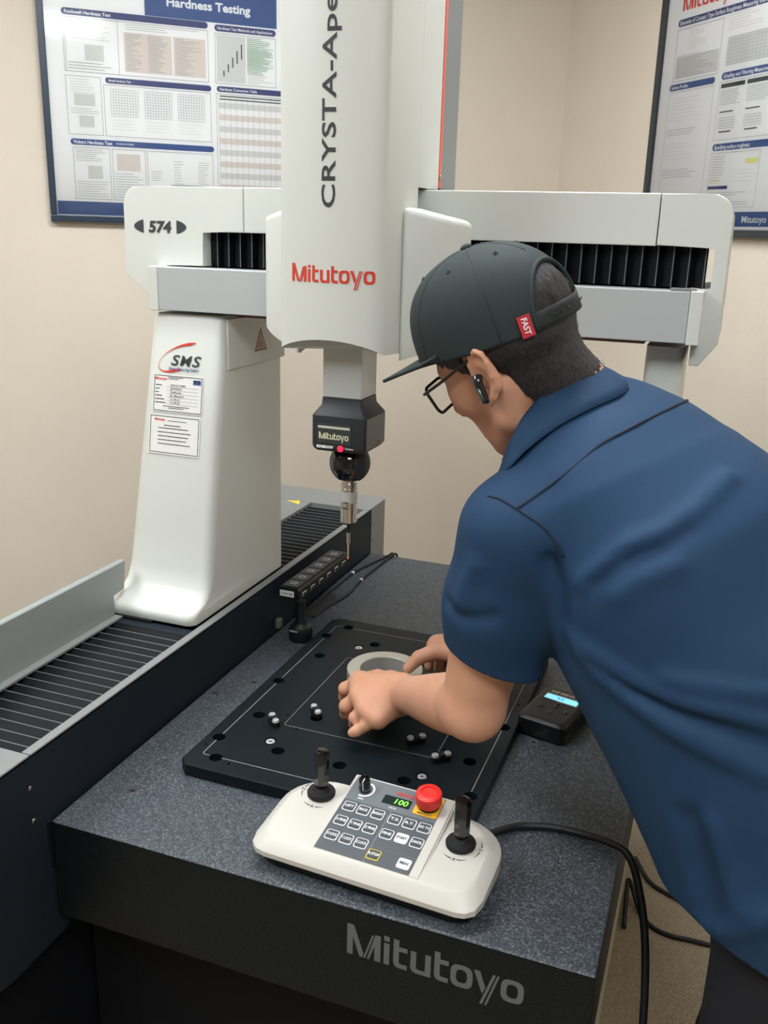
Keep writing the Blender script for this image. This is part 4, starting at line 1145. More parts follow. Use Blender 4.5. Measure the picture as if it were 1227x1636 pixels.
p.pill(X(-0.572), X(-0.757), Zz(1.203), Zz(1.219), 'print_blue'); p.text('Surface Profiles', X(-0.58), Zz(1.211), 0.0085, 'print_white', width=0.07, bold=0.015)
p.pill(X(-0.782), X(-1.38), Zz(1.207), Zz(1.224), 'print_blue'); p.text('Grading and Filtering Measurement', X(-0.79), Zz(1.2155), 0.0095, 'print_white', width=0.18, bold=0.015)
p.frame(X(-0.572), X(-0.757), Zz(0.885), Zz(1.198), wd=0.0008); p.lines(X(-0.585), X(-0.73), Zz(1.12), Zz(1.185), 7, 'print_pale', 0.001, 0.6); p.lines(X(-0.58), X(-0.72), Zz(1.085), Zz(1.105), 3, 'print_grey', 0.001); p.lines(X(-0.58), X(-0.73), Zz(1.02), Zz(1.07), 5, 'print_pale', 0.0009); p.lines(X(-0.58), X(-0.72), Zz(0.975), Zz(1.0), 4, 'print_grey', 0.001); p.lines(X(-0.58), X(-0.72), Zz(0.905), Zz(0.93), 3, 'print_grey', 0.001)
p.frame(X(-0.778), X(-1.0), Zz(1.062), Zz(1.202), wd=0.0008); p.rect(X(-0.784), X(-0.872), Zz(1.187), Zz(1.197), 'print_dark', 1); p.rect(X(-0.88), X(-0.99), Zz(1.187), Zz(1.197), 'print_dark', 1)
p.lines(X(-0.785), X(-0.865), Zz(1.145), Zz(1.183), 8, 'print_grey', 0.001, 0.3); p.lines(X(-0.882), X(-0.98), Zz(1.145), Zz(1.183), 8, 'print_grey', 0.001, 0.3)
for x0 in (0.79, 0.885):
    p.rect(X(-x0), X(-x0 - 0.05), Zz(1.128), Zz(1.131), 'print_dark', 2); p.grid(X(-x0), X(-x0 - 0.06), Zz(1.09), Zz(1.115), 8, 4, 'print_grey', 0.0007); p.rect(X(-x0 - 0.005), X(-x0 - 0.05), Zz(1.08), Zz(1.083), 'print_black', 2)
p.pill(X(-0.780), X(-1.38), Zz(1.036), Zz(1.053), 'print_blue'); p.text('Specifying surface roughness', X(-0.788), Zz(1.0445), 0.010, 'print_white', width=0.13, bold=0.015)
p.frame(X(-0.778), X(-0.96), Zz(0.895), Zz(1.03), wd=0.0008); p.lines(X(-0.785), X(-0.85), Zz(0.96), Zz(1.025), 10, 'print_grey', 0.001, 0.5); p.rect(X(-0.91), X(-0.955), Zz(1.0), Zz(1.012), 'print_yellow', 1); p.lines(X(-0.785), X(-0.84), Zz(0.955), Zz(0.965), 2, 'print_yellow', 0.002); p.rect(X(-0.78), X(-0.855), Zz(0.941), Zz(0.949), 'print_navy', 1); p.lines(X(-0.785), X(-0.95), Zz(0.90), Zz(0.935), 6, 'print_grey', 0.001, 0.6); p.lines(X(-0.87), X(-0.95), Zz(0.955), Zz(0.99), 4, 'print_pale', 0.001)
for k_, (z0, z1) in enumerate(((1.24, 1.355), (1.065, 1.2), (0.9, 1.03))):
    for x0, x1 in ((1.02, 1.19), (1.21, 1.375)):
        p.frame(X(-x0), X(-x1), Zz(z0), Zz(z1), wd=0.0008)
        p.lines(X(-x0 - 0.008), X(-x1 + 0.02), Zz(z1 - 0.05), Zz(z1 - 0.006), 8, 'print_grey', 0.001, 0.5)
        if (k_ + int(x0 * 10)) % 2:
            p.grid(X(-x0 - 0.01), X(-x1 + 0.03), Zz(z0 + 0.01), Zz(z1 - 0.058), 10, 5, 'print_grey', 0.0006)
        else:
            p.rect(X(-x0 - 0.01), X(-x1 + 0.05), Zz(z0 + 0.01), Zz(z1 - 0.06), 'print_pale', 1)
p.build()

# ------------------------------------------------------------------ the person: signed-distance modelling on a grid
class Field:
    def __init__(s, lo, hi, h):
        s.lo = np.array(lo, float); s.h = h
        s.n = np.ceil((np.array(hi, float) - s.lo) / h).astype(int) + 1
        s.d = np.full(s.n, 0.2, np.float32)
    def box(s, lo, hi, pad):
        a = np.clip(np.floor((np.array(lo) - pad - s.lo) / s.h).astype(int), 0, s.n)
        b_ = np.clip(np.ceil((np.array(hi) + pad - s.lo) / s.h).astype(int) + 1, 0, s.n)
        return a, b_
    def pts(s, a, b_):
        ax = [(s.lo[i] + s.h * np.arange(a[i], b_[i])).astype(np.float32) for i in range(3)]
        return np.meshgrid(*ax, indexing='ij', sparse=True)
    def comb(s, a, b_, d, k, op):
        sl = tuple(slice(a[i], b_[i]) for i in range(3))
        o = s.d[sl]
        if op == 'u':
            if k > 0:
                hh = np.clip(0.5 + 0.5 * (o - d) / k, 0, 1)
                s.d[sl] = o * (1 - hh) + d * hh - k * hh * (1 - hh)
            else:
                s.d[sl] = np.minimum(o, d)
        elif op == 's':
            dd = -d
            hh = np.clip(0.5 - 0.5 * (o - dd) / max(k, 1e-5), 0, 1)
            s.d[sl] = o * (1 - hh) + dd * hh + k * hh * (1 - hh)
        elif op == 'add':
            s.d[sl] = o + d
    def cone(s, p, q, r1, r2, k=0.01, op='u'):
        p = np.array(p, float); q = np.array(q, float)
        R = max(r1, r2)
        a, b_ = s.box(np.minimum(p, q) - R, np.maximum(p, q) + R, 2.2 * k + 3 * s.h)
        if np.any(b_ <= a): return
        X, Y, Z = s.pts(a, b_)
        v = q - p; L2 = max(v @ v, 1e-12)
        t = np.clip(((X - p[0]) * v[0] + (Y - p[1]) * v[1] + (Z - p[2]) * v[2]) / L2, 0, 1)
        d = np.sqrt((X - p[0] - t * v[0]) ** 2 + (Y - p[1] - t * v[1]) ** 2 + (Z - p[2] - t * v[2]) ** 2) - (r1 + (r2 - r1) * t)
        s.comb(a, b_, d, k, op)
    def limb(s, p, q, ts, rs, k=0.01):
        """straight limb whose radius follows a smooth table along its length"""
        p = np.array(p, float); q = np.array(q, float)
        td = np.linspace(0, 1, 81); rd = np.interp(td, ts, rs)
        ker = np.hanning(19); ker /= ker.sum()
        rd = np.convolve(np.pad(rd, 9, mode='edge'), ker, 'valid')
        R = max(rs)
        a, b_ = s.box(np.minimum(p, q) - R, np.maximum(p, q) + R, 2.2 * k + 3 * s.h)
        X, Y, Z = s.pts(a, b_)
        v = q - p
        t = np.clip(((X - p[0]) * v[0] + (Y - p[1]) * v[1] + (Z - p[2]) * v[2]) / (v @ v), 0, 1)
        d = np.sqrt((X - p[0] - t * v[0]) ** 2 + (Y - p[1] - t * v[1]) ** 2 + (Z - p[2] - t * v[2]) ** 2) - np.interp(t, td, rd)
        s.comb(a, b_, d.astype(np.float32), k, 'u')
    def chain(s, P, R, k=0.01, op='u'):
        for i in range(len(P) - 1):
            s.cone(P[i], P[i + 1], R[i], R[i + 1], k, op)
    def ell(s, c, B, r, k=0.01, op='u'):
        """ellipsoid, B = 3 unit axes (rows), r = radii"""
        c = np.array(c, float); B = np.array(B, float); r = np.array(r, float)
        ext = np.sqrt(((B * r[:, None]) ** 2).sum(0))
        a, b_ = s.box(c - ext, c + ext, 2.2 * k + 3 * s.h)
        if np.any(b_ <= a): return
        X, Y, Z = s.pts(a, b_)
        X = X - c[0]; Y = Y - c[1]; Z = Z - c[2]
        q = [(X * B[i][0] + Y * B[i][1] + Z * B[i][2]) for i in range(3)]
        k0 = np.sqrt(sum((q[i] / r[i]) ** 2 for i in range(3)))
        k1 = np.sqrt(sum((q[i] / r[i] ** 2) ** 2 for i in range(3)))
        d = k0 * (k0 - 1.0) / np.maximum(k1, 1e-6)
        s.comb(a, b_, d, k, op)
    def seg(s, p, q, w0, hw0, hn0, hw1, hn1, k=0.03, op='u', grow=0.0):
        """tube of elliptic section from p to q; w0 = width direction"""
        p = np.array(p, float); q = np.array(q, float)
        v = q - p; L = np.linalg.norm(v); tt = v / L
        wd = np.array(w0, float); wd = wd - tt * (wd @ tt); wd /= np.linalg.norm(wd)
        nn = np.cross(tt, wd)
        R = max(hw0, hn0, hw1, hn1)
        a, b_ = s.box(np.minimum(p, q) - R, np.maximum(p, q) + R, 2.2 * k + 3 * s.h)
        if np.any(b_ <= a): return
        X, Y, Z = s.pts(a, b_)
        X = X - p[0]; Y = Y - p[1]; Z = Z - p[2]
        al = X * tt[0] + Y * tt[1] + Z * tt[2]
        t = np.clip(al / L, 0, 1)
        hw = hw0 + (hw1 - hw0) * t; hn = hn0 + (hn1 - hn0) * t
        a_ = (X * wd[0] + Y * wd[1] + Z * wd[2]); n_ = (X * nn[0] + Y * nn[1] + Z * nn[2])
        e_ = (al - t * L)
        m = np.minimum(hw, hn)
        k0 = np.sqrt((a_ / hw) ** 2 + (n_ / hn) ** 2 + (e_ / m) ** 2)
        k1 = np.sqrt((a_ / hw ** 2) ** 2 + (n_ / hn ** 2) ** 2 + (e_ / m ** 2) ** 2)
        d = k0 * (k0 - 1.0) / np.maximum(k1, 1e-6)
        s.comb(a, b_, d, k, op)
    def ridge(s, P, wd, amp):
        """raise (amp > 0) or press in a soft crease along a polyline"""
        P = np.array(P, float)
        a, b_ = s.box(P.min(0), P.max(0), 3 * wd)
        if np.any(b_ <= a): return
        X, Y, Z = s.pts(a, b_)
        best = None
        n = len(P) - 1
        for i in range(n):
            p, q = P[i], P[i + 1]; v = q - p; L2 = max(v @ v, 1e-12)
            t = np.clip(((X - p[0]) * v[0] + (Y - p[1]) * v[1] + (Z - p[2]) * v[2]) / L2, 0, 1)
            d2 = (X - p[0] - t * v[0]) ** 2 + (Y - p[1] - t * v[1]) ** 2 + (Z - p[2] - t * v[2]) ** 2
            best = d2 if best is None else np.minimum(best, d2)
        s.comb(a, b_, (-amp * np.exp(-best / (wd * wd))).astype(np.float32), 0, 'add')
    def sample(s, P):
        """trilinear value at points (n,3)"""
        g = (np.asarray(P) - s.lo) / s.h
        i = np.clip(np.floor(g).astype(int), 0, s.n - 2); f = g - i
        out = 0
        for dx in (0, 1):
            for dy in (0, 1):
                for dz in (0, 1):
                    w_ = (f[:, 0] if dx else 1 - f[:, 0]) * (f[:, 1] if dy else 1 - f[:, 1]) * (f[:, 2] if dz else 1 - f[:, 2])
                    out = out + w_ * s.d[i[:, 0] + dx, i[:, 1] + dy, i[:, 2] + dz]
        return out
    def surface(s):
        """naive surface nets -> vertices (n,3), quads (m,4)"""
        d = s.d
        neg = d < 0
        nx, ny, nz = d.shape
        cnt = np.zeros((nx - 1, ny - 1, nz - 1), np.int8)
        for dx in (0, 1):
            for dy in (0, 1):
                for dz in (0, 1):
                    cnt += neg[dx:nx - 1 + dx, dy:ny - 1 + dy, dz:nz - 1 + dz]
        cells = np.argwhere((cnt > 0) & (cnt < 8))
        idx = np.full(cnt.shape, -1, np.int32)
        idx[cells[:, 0], cells[:, 1], cells[:, 2]] = np.arange(len(cells))
        acc = np.zeros((len(cells), 3)); num = np.zeros(len(cells))
        cor = [(x, y, z) for x in (0, 1) for y in (0, 1) for z in (0, 1)]
        val = {c: d[cells[:, 0] + c[0], cells[:, 1] + c[1], cells[:, 2] + c[2]].astype(float) for c in cor}
        for c in cor:
            for ax in range(3):
                if c[ax] == 0:
                    e_ = list(c); e_[ax] = 1; e_ = tuple(e_)
                    v0, v1 = val[c], val[e_]
                    m = (v0 < 0) != (v1 < 0)
                    t = np.where(m, v0 / np.where(np.abs(v0 - v1) < 1e-12, 1, v0 - v1), 0)
                    p = np.tile(np.array(c, float), (len(cells), 1)); p[:, ax] += t
                    acc[m] += p[m]; num[m] += 1
        V = s.lo + s.h * (cells + acc / num[:, None])
        Q = []
        for ax in range(3):
            sl0 = [slice(None)] * 3; sl1 = [slice(None)] * 3
            sl0[ax] = slice(0, -1); sl1[ax] = slice(1, None)
            ch = neg[tuple(sl0)] != neg[tuple(sl1)]
            o1, o2 = (ax + 1) % 3, (ax + 2) % 3
            e_ = np.argwhere(ch)
            ok = (e_[:, o1] > 0) & (e_[:, o2] > 0) & (e_[:, o1] < d.shape[o1] - 1) & (e_[:, o2] < d.shape[o2] - 1)
            e_ = e_[ok]
            flip = neg[e_[:, 0], e_[:, 1], e_[:, 2]]
            def get(a_, b_):
                c = e_.copy(); c[:, o1] -= a_; c[:, o2] -= b_
                return idx[c[:, 0], c[:, 1], c[:, 2]]
            q = np.stack([get(1, 1), get(0, 1), get(0, 0), get(1, 0)], 1)
            q[~flip] = q[~flip][:, ::-1]
            Q.append(q)
        return V, np.concatenate(Q)

def np_mesh(V, Q):
    me = bpy.data.meshes.new('m')
    me.vertices.add(len(V)); me.vertices.foreach_set('co', np.asarray(V, np.float32).ravel())
    me.loops.add(Q.size); me.loops.foreach_set('vertex_index', Q.astype(np.int32).ravel())
    me.polygons.add(len(Q)); me.polygons.foreach_set('loop_start', np.arange(0, Q.size, 4, dtype=np.int32))
    me.update(calc_edges=True)
    me.validate()
    return me

def relax(V, Q, it=2, f=0.5):
    """light smoothing of a quad mesh"""
    for _ in range(it):
        acc = np.zeros_like(V); n = np.zeros(len(V))
        for i in range(4):
            a, b_ = Q[:, i], Q[:, (i + 1) % 4]
            np.add.at(acc, a, V[b_]); np.add.at(n, a, 1)
            np.add.at(acc, b_, V[a]); np.add.at(n, b_, 1)
        V = V * (1 - f) + f * acc / np.maximum(n, 1)[:, None]
    return V

# --- head frame: F forward, L towards the left ear, U up through the crown
HC = np.array((0.5539, 0.2606, 0.6728))
HF = np.array((-0.76816, 0.39418, -0.50453))
HL = np.array((-0.25387, -0.91094, -0.32517))
HU = np.array((-0.58777, -0.12170, 0.79982))
HB = np.array((HF, HL, HU))
def hd(f, l, u):
    return HC + HF * f + HL * l + HU * u
# --- joints (metres, machine coordinates)
NECK = np.array((0.668, 0.300, 0.585))
SHL = np.array((0.606, 0.158, 0.468)); ELL = np.array((0.5623, 0.1724, 0.215)); WRL = np.array((0.4005, 0.3605, 0.108))
SHR = np.array((0.640, 0.440, 0.500)); ELR = np.array((0.650, 0.600, 0.225)); WRR = np.array((0.4893, 0.5225, 0.1362))
SPINE = [((0.995, 0.205, -0.03), 0.190, 0.130), ((0.975, 0.210, 0.10), 0.188, 0.142), ((0.925, 0.222, 0.22), 0.184, 0.160), ((0.862, 0.236, 0.325), 0.186, 0.172), ((0.785, 0.258, 0.425), 0.194, 0.168), ((0.715, 0.283, 0.510), 0.178, 0.125), ((0.672, 0.300, 0.572), 0.115, 0.070)]
WID = np.array((0.22, 1.0, 0.10)); WID /= np.linalg.norm(WID)

def torso(fd, grow):
    for (p, w0, n0), (q_, w1, n1) in zip(SPINE[:-1], SPINE[1:]):
        fd.seg(p, q_, WID, w0 + grow, n0 + grow, w1 + grow, n1 + grow, 0.035)

def build_body(h=0.0028):
    fd = Field((0.22, 0.06, 0.0), (0.98, 0.72, 0.86), h)
    # torso core, well inside the shirt
    for (p, w0, n0), (q_, w1, n1) in zip(SPINE[2:-1], SPINE[3:]):
        fd.seg(p, q_, WID, w0 - 0.035, n0 - 0.045, w1 - 0.035, n1 - 0.03, 0.03)
    fd.cone(NECK + (0.03, 0.0, -0.05), SHL + (0.02, 0.01, 0), 0.06, 0.048, 0.03)
    fd.cone(NECK + (0.03, 0.0, -0.05), SHR, 0.06, 0.048, 0.03)
    # neck
    fd.seg(hd(-0.028, 0, -0.045), NECK + (-0.006, 0, 0), HL, 0.055, 0.055, 0.060, 0.060, 0.02)
    fd.cone(hd(-0.036, 0, -0.03), NECK, 0.042, 0.046, 0.02)
    fd.ell(hd(-0.040, 0, 0.022), HB, (0.064, 0.068, 0.068), 0.02)
    # skull and face
    fd.ell(hd(-0.012, 0, 0.045), HB, (0.097, 0.075, 0.085), 0.02)
    fd.ell(hd(0.024, 0, -0.030), HB, (0.066, 0.061, 0.080), 0.025)
    for s in (1, -1):
        fd.cone(hd(-0.012, s * 0.054, -0.030), hd(0.010, s * 0.046, -0.072), 0.017, 0.018, 0.016)
        fd.cone(hd(0.010, s * 0.046, -0.072), hd(0.068, s * 0.014, -0.108), 0.018, 0.016, 0.016)
        fd.ell(hd(0.046, s * 0.040, -0.020), HB, (0.034, 0.024, 0.032), 0.02)
        fd.ell(hd(0.048, s * 0.012, -0.078), HB, (0.038, 0.034, 0.042), 0.02)
        fd.cone(hd(0.064, s * 0.042, 0.020), hd(0.082, s * 0.012, 0.020), 0.010, 0.012, 0.012)
        fd.ell(hd(0.092, s * 0.030, -0.002), HB, (0.010, 0.014, 0.009), 0.008, 's')
        fd.ell(hd(0.071, s * 0.032, -0.002), HB, (0.0125, 0.0135, 0.0115), 0.002)
        fd.ell(hd(0.101, s * 0.0115, -0.044), HB, (0.010, 0.0075, 0.007), 0.006)
        fd.cone(hd(0.078, s * 0.024, -0.074), hd(0.0925, 0, -0.071), 0.0035, 0.0065, 0.004)
        fd.cone(hd(0.077, s * 0.022, -0.077), hd(0.0905, 0, -0.0815), 0.0035, 0.0068, 0.004)
    fd.cone(hd(0.092, 0, 0.004), hd(0.113, 0, -0.036), 0.0075, 0.0115, 0.010)
    fd.ell(hd(0.076, 0, -0.106), HB, (0.018, 0.020, 0.016), 0.014)
    # ears
    for s in (1, -1):
        tl = np.array((-0.22, 0, 0.975)); bk = np.array((0.975, 0, 0.22))
        out = np.array((-0.35, s * 0.94, 0)); 
        def er(a, b_, o):
            v = np.array((-0.014, s * 0.0735, -0.006)) + tl * b_ + np.array((-0.975, s * 0.22, -0.02)) * (-a) + np.array((0.22, s * 0.975, 0)) * o
            return hd(*v)
        EB = np.array([HF * -0.975 + HL * s * 0.22, HU * 0.975 + HF * -0.22, HF * 0.22 + HL * s * 0.975])
        fd.ell(er(-0.004, 0.004, 0.003), EB, (0.019, 0.031, 0.0075), 0.006)
        rim = [(0.012, 0.004), (0.011, 0.020), (0.003, 0.031), (-0.008, 0.0325), (-0.017, 0.026), (-0.0205, 0.012), (-0.019, -0.004), (-0.014, -0.017), (-0.006, -0.027), (0.004, -0.031), (0.009, -0.024)]
        P_ = [er(a, b_, 0.0085) for a, b_ in rim]
        fd.chain(P_, [0.0038] * 7 + [0.0042, 0.0055, 0.0065, 0.005], 0.0035)
        fd.ell(er(-0.005, 0.0, 0.0125), EB, (0.0095, 0.0155, 0.0065), 0.004, 's')
        fd.ell(er(-0.010, 0.021, 0.0125), EB, (0.006, 0.006, 0.004), 0.004, 's')
        fd.cone(er(0.008, -0.002, 0.006), er(0.006, -0.008, 0.010), 0.004, 0.004, 0.004)
    # arms
    def arm(sh, el, wr, side):
        fd.limb(sh, el, [0, 0.5, 1.0], [0.053, 0.0500, 0.0415], 0.004)
        fa = wr - el
        fd.limb(el, wr + fa * 0.02, [0, 0.12, 0.28, 0.5, 0.72, 0.9, 1.0], [0.0415, 0.0428, 0.0425, 0.0378, 0.0318, 0.0278, 0.0262], 0.014)
        tip = el - (sh - el) / np.linalg.norm(sh - el) * 0.012 - fa / np.linalg.norm(fa) * 0.016
        fd.cone(el, tip, 0.034, 0.024, 0.02)
    arm(SHL, ELL, WRL, np.array((0.35, -0.55, -0.75)))
    arm(SHR, ELR, WRR, np.array((0.1, 0.9, 0.4)))
    # hands
    for fingers, wr, palm_k in ((LEFT_HAND, WRL, 0.016), (RIGHT_HAND, WRR, 0.016)):
        mc = [np.array(f_[0][0]) for f_ in fingers[:4]]
        for i, f_ in enumerate(fingers):
            P_ = [np.array(p) for p, r in f_]; R_2 = [r for p, r in f_]
            if i < 4:
                fd.cone(wr, P_[0], 0.0235, R_2[0] + 0.0065, palm_k)
            else:
                fd.cone(wr, P_[0], 0.022, R_2[0] + 0.003, palm_k)
        for i in range(3):
            fd.cone((wr + mc[i]) / 2, (mc[i] + mc[i + 1]) / 2, 0.018, 0.0125, 0.012)
        for i, f_ in enumerate(fingers):
            P_ = [np.array(p) for p, r in f_]; R_2 = [r for p, r in f_]
            fd.chain(P_, R_2, 0.0035)
    return fd
# each finger: joints with radii, knuckle to tip (index, middle, ring, little, thumb)
LEFT_HAND = [
    [((0.318, 0.387, 0.0995), 0.0125), ((0.2935, 0.3845, 0.083), 0.0112), ((0.2875, 0.396, 0.061), 0.0098), ((0.291, 0.407, 0.046), 0.0086)],
    [((0.331, 0.3585, 0.092), 0.0128), ((0.308, 0.3535, 0.0695), 0.0114), ((0.303, 0.365, 0.049), 0.0098), ((0.3065, 0.377, 0.037), 0.0086)],
    [((0.3518, 0.336, 0.082), 0.0122), ((0.3335, 0.331, 0.065), 0.0106), ((0.328, 0.342, 0.048), 0.0094), ((0.330, 0.353, 0.036), 0.0084)],
    [((0.3757, 0.3215, 0.078), 0.0112), ((0.3573, 0.3175, 0.064), 0.0098), ((0.343, 0.3145, 0.052), 0.0092), ((0.3365, 0.315, 0.0475), 0.0088)],
    [((0.372, 0.3915, 0.112), 0.0130), ((0.3405, 0.413, 0.1025), 0.0112), ((0.324, 0.421, 0.0955), 0.0095)],
]
RIGHT_HAND = [
    [((0.4135, 0.5123, 0.129), 0.0135), ((0.394, 0.5450, 0.112), 0.0108), ((0.387, 0.554, 0.085), 0.0098), ((0.388, 0.548, 0.066), 0.0086)],
    [((0.4255, 0.5380, 0.118), 0.0130), ((0.408, 0.572, 0.100), 0.0108), ((0.399, 0.580, 0.074), 0.0098), ((0.399, 0.572, 0.055), 0.0086)],
    [((0.439, 0.5580, 0.106), 0.0125), ((0.423, 0.590, 0.086), 0.0104), ((0.413, 0.594, 0.062), 0.0094), ((0.412, 0.586, 0.046), 0.0084)],
    [((0.453, 0.5700, 0.095), 0.0115), ((0.440, 0.598, 0.074), 0.0096), ((0.430, 0.600, 0.054), 0.0088), ((0.428, 0.592, 0.042), 0.0080)],
    [((0.455, 0.4880, 0.134), 0.0175), ((0.4195, 0.4860, 0.1315), 0.0150), ((0.3920, 0.4730, 0.1195), 0.0120), ((0.3765, 0.4625, 0.1005), 0.0098)],
]

def build_shirt(h=0.005):
    fd = Field((0.48, -0.02, -0.14), (1.22, 0.74, 0.70), h)
    torso(fd, 0.0)
    # yoke from neck to both shoulders
    fd.cone(NECK + (0.02, 0.0, -0.035), SHL + (0.012, 0.008, 0.0), 0.062, 0.066, 0.04)
    fd.cone(NECK + (0.02, 0.0, -0.035), SHR, 0.062, 0.066, 0.04)
    # sleeves
    ax = ELL - SHL
    fd.cone(SHL, SHL + ax * 0.40, 0.069, 0.067, 0.03)
    fd.seg(SHL + ax * 0.36, SHL + ax * 0.82 + np.array((0.94, 0.34, 0)) * 0.016, (0.94, 0.34, 0), 0.066, 0.064, 0.066, 0.062, 0.02)
    ax2 = ELR - SHR
    fd.cone(SHR, SHR + ax2 * 0.75, 0.068, 0.068, 0.03)
    # cloth hanging in front of the leaning belly
    fd.seg((0.748, 0.20, 0.33), (0.908, 0.205, 0.05), WID, 0.105, 0.035, 0.12, 0.04, 0.06)
    for P_, wd, amp in FOLDS:
        fd.ridge(P_, wd * 0.9, amp * 1.6)
    return fd
FOLDS = [
    ([(0.7000, 0.0771, 0.4475), (0.7188, 0.0742, 0.4699), (0.7485, 0.0791, 0.4993), (0.7788, 0.0866, 0.5141), (0.807, 0.1093, 0.536), (0.8376, 0.1617, 0.564)], 0.011, 0.0055),
    ([(0.7399, 0.061, 0.4417), (0.7665, 0.0633, 0.4668), (0.7962, 0.0701, 0.4833)], 0.012, 0.004),
    ([(0.7150, 0.0760, 0.4500), (0.7400, 0.0760, 0.4790), (0.7701, 0.0800, 0.4939), (0.8000, 0.1000, 0.5150)], 0.010, -0.0045),
    ([(0.6823, 0.0931, 0.3789), (0.7293, 0.0702, 0.3652), (0.7659, 0.0611, 0.3499), (0.8141, 0.0474, 0.3404), (0.8586, 0.0434, 0.341), (0.9069, 0.0487, 0.3343)], 0.010, 0.007),
    ([(0.8017, 0.0514, 0.3619), (0.8432, 0.0471, 0.363), (0.9029, 0.054, 0.3635)], 0.010, 0.006),
    ([(0.7065, 0.079, 0.3603), (0.76, 0.0627, 0.3303), (0.8103, 0.0479, 0.3067), (0.8635, 0.0409, 0.2926), (0.9131, 0.0416, 0.278)], 0.012, 0.007),
    ([(0.7200, 0.0750, 0.3560), (0.7700, 0.0600, 0.3340), (0.8250, 0.0453, 0.3262), (0.8705, 0.0405, 0.3200), (0.914, 0.0404, 0.3114)], 0.009, -0.006),
    ([(0.5560, 0.1016, 0.3914), (0.5624, 0.1016, 0.4165), (0.5741, 0.0955, 0.4402)], 0.012, 0.004),
    ([(0.5400, 0.1250, 0.3800), (0.5640, 0.1040, 0.3700), (0.6000, 0.0950, 0.3820)], 0.010, -0.004),
    ([(0.8694, 0.0377, 0.2059), (0.8876, 0.0359, 0.1645), (0.9063, 0.0266, 0.1204)], 0.014, 0.006),
    ([(0.8450, 0.0450, 0.2000), (0.8600, 0.0430, 0.1500), (0.8780, 0.0400, 0.0900)], 0.016, -0.006),
    ([(0.8919, 0.0351, 0.0798), (0.936, 0.0189, 0.1198), (0.98, 0.015, 0.14)], 0.014, 0.006),
    ([(0.6600, 0.1000, 0.4600), (0.6750, 0.0940, 0.4200), (0.6800, 0.0950, 0.3800)], 0.012, -0.008),
    ([(0.5900, 0.2000, 0.5300), (0.6200, 0.1500, 0.5350), (0.6600, 0.1350, 0.5500)], 0.014, 0.003),
]
# --- MESHES
BASE = np.array((0.99, 0.21, FLOOR_Z))
mat('skin', (200, 146, 116), 0.5, sss=0.1, col2=(208, 156, 128), nscale=14, bump=0.05, bscale=600, spec=0.35)
mat('shirt_blue', (25, 56, 86), 0.74, bump=0.12, bscale=1500, spec=0.3)
mat('shirt_seam', (13, 30, 50), 0.85)
mat('trouser_cloth', (17, 19, 27), 0.85, bump=0.1, bscale=900)
mat('cap_cloth', (40, 50, 50), 0.75, bump=0.12, bscale=1400, spec=0.3)
mat('cap_dark', (26, 31, 32), 0.7)
mat('hair', (30, 29, 31), 0.45, col2=(58, 55, 56), nscale=60, stretch=(8, 8, 1.5), bump=0.8, bscale=260)
mat('strand', (34, 32, 33), 0.35)
mat('glasses_frame', (22, 22, 24), 0.25)
mat('bud_shell', (22, 26, 30), 0.2, coat=0.5)
mat('bud_metal', (120, 140, 150), 0.3, metal=0.8)
mat('tag_red', (186, 36, 50), 0.6)
mat('shoe_black', (20, 20, 22), 0.5)
mat('eye_white', (232, 228, 222), 0.2)
mat('iris_dark', (40, 28, 22), 0.2)

def person_part(name, me, m, parent, smooth=True, angle=None):
    me.transform(Matrix.Translation(-Vector(BASE)))
    return link(name, me, m, parent, smooth=smooth, angle=angle)
fd = build_body()
V, Q = fd.surface()
V = relax(V, Q, 3, 0.45)
person = link('person', np_mesh(V - BASE, Q), 'skin', None, Vector(BASE), smooth=True)
tag(person, 'man in navy polo shirt and black cap bending over the table holding the ring', 'person')
# eyes
for s in (1, -1):
    bm = bmesh.new(); bmesh.ops.create_uvsphere(bm, u_segments=16, v_segments=12, radius=0.0118)
    bm.transform(Matrix.Translation(Vector(hd(0.0725, s * 0.032, -0.002))))
    e1 = person_part('eye', bm_mesh(bm), 'eye_white', person)
    bm = bmesh.new(); bmesh.ops.create_uvsphere(bm, u_segments=12, v_segments=8, radius=0.0056)
    bm.transform(Matrix.Translation(Vector(hd(0.0795, s * 0.032, -0.0035))))
    person_part('iris', bm_mesh(bm), 'iris_dark', e1)

# shirt: surface cut open at cuffs, hem and neck, then given thickness
def cut_plane(bm, co, no, inside):
    """remove what lies beyond the plane, only among faces chosen by inside(center)"""
    fs = [f for f in bm.faces if inside(f.calc_center_median())]
    es = set(); vs = set()
    for f in fs:
        es.update(f.edges); vs.update(f.verts)
    bmesh.ops.bisect_plane(bm, geom=list(vs) + list(es) + fs, plane_co=co, plane_no=no, dist=1e-5)
    no = Vector(no); co = Vector(co)
    kill = [f for f in bm.faces if inside(f.calc_center_median()) and (f.calc_center_median() - co).dot(no) > 1e-6]
    bmesh.ops.delete(bm, geom=kill, context='FACES')
fd = build_shirt()
V, Q = fd.surface()
V = relax(V, Q, 3, 0.4)
bm = bmesh.new(); bm.from_mesh(np_mesh(V, Q))
axd = Vector((ELL - SHL) / np.linalg.norm(ELL - SHL)); axr = Vector((ELR - SHR) / np.linalg.norm(ELR - SHR))
CUFF = Vector(SHL + (ELL - SHL) * 0.655); CUFFR = Vector(SHR + (ELR - SHR) * 0.62)
NCUFF = (axd + Vector((-0.94, -0.34, 0)) * 0.16).normalized()
cut_plane(bm, CUFF, NCUFF, lambda c: (c - CUFF).length < 0.125 and c.z < 0.40 and c.x < 0.665 and c.y < 0.30)
cut_plane(bm, CUFFR, axr, lambda c: (c - CUFFR).length < 0.13 and c.y > 0.47 and c.x < 0.74)
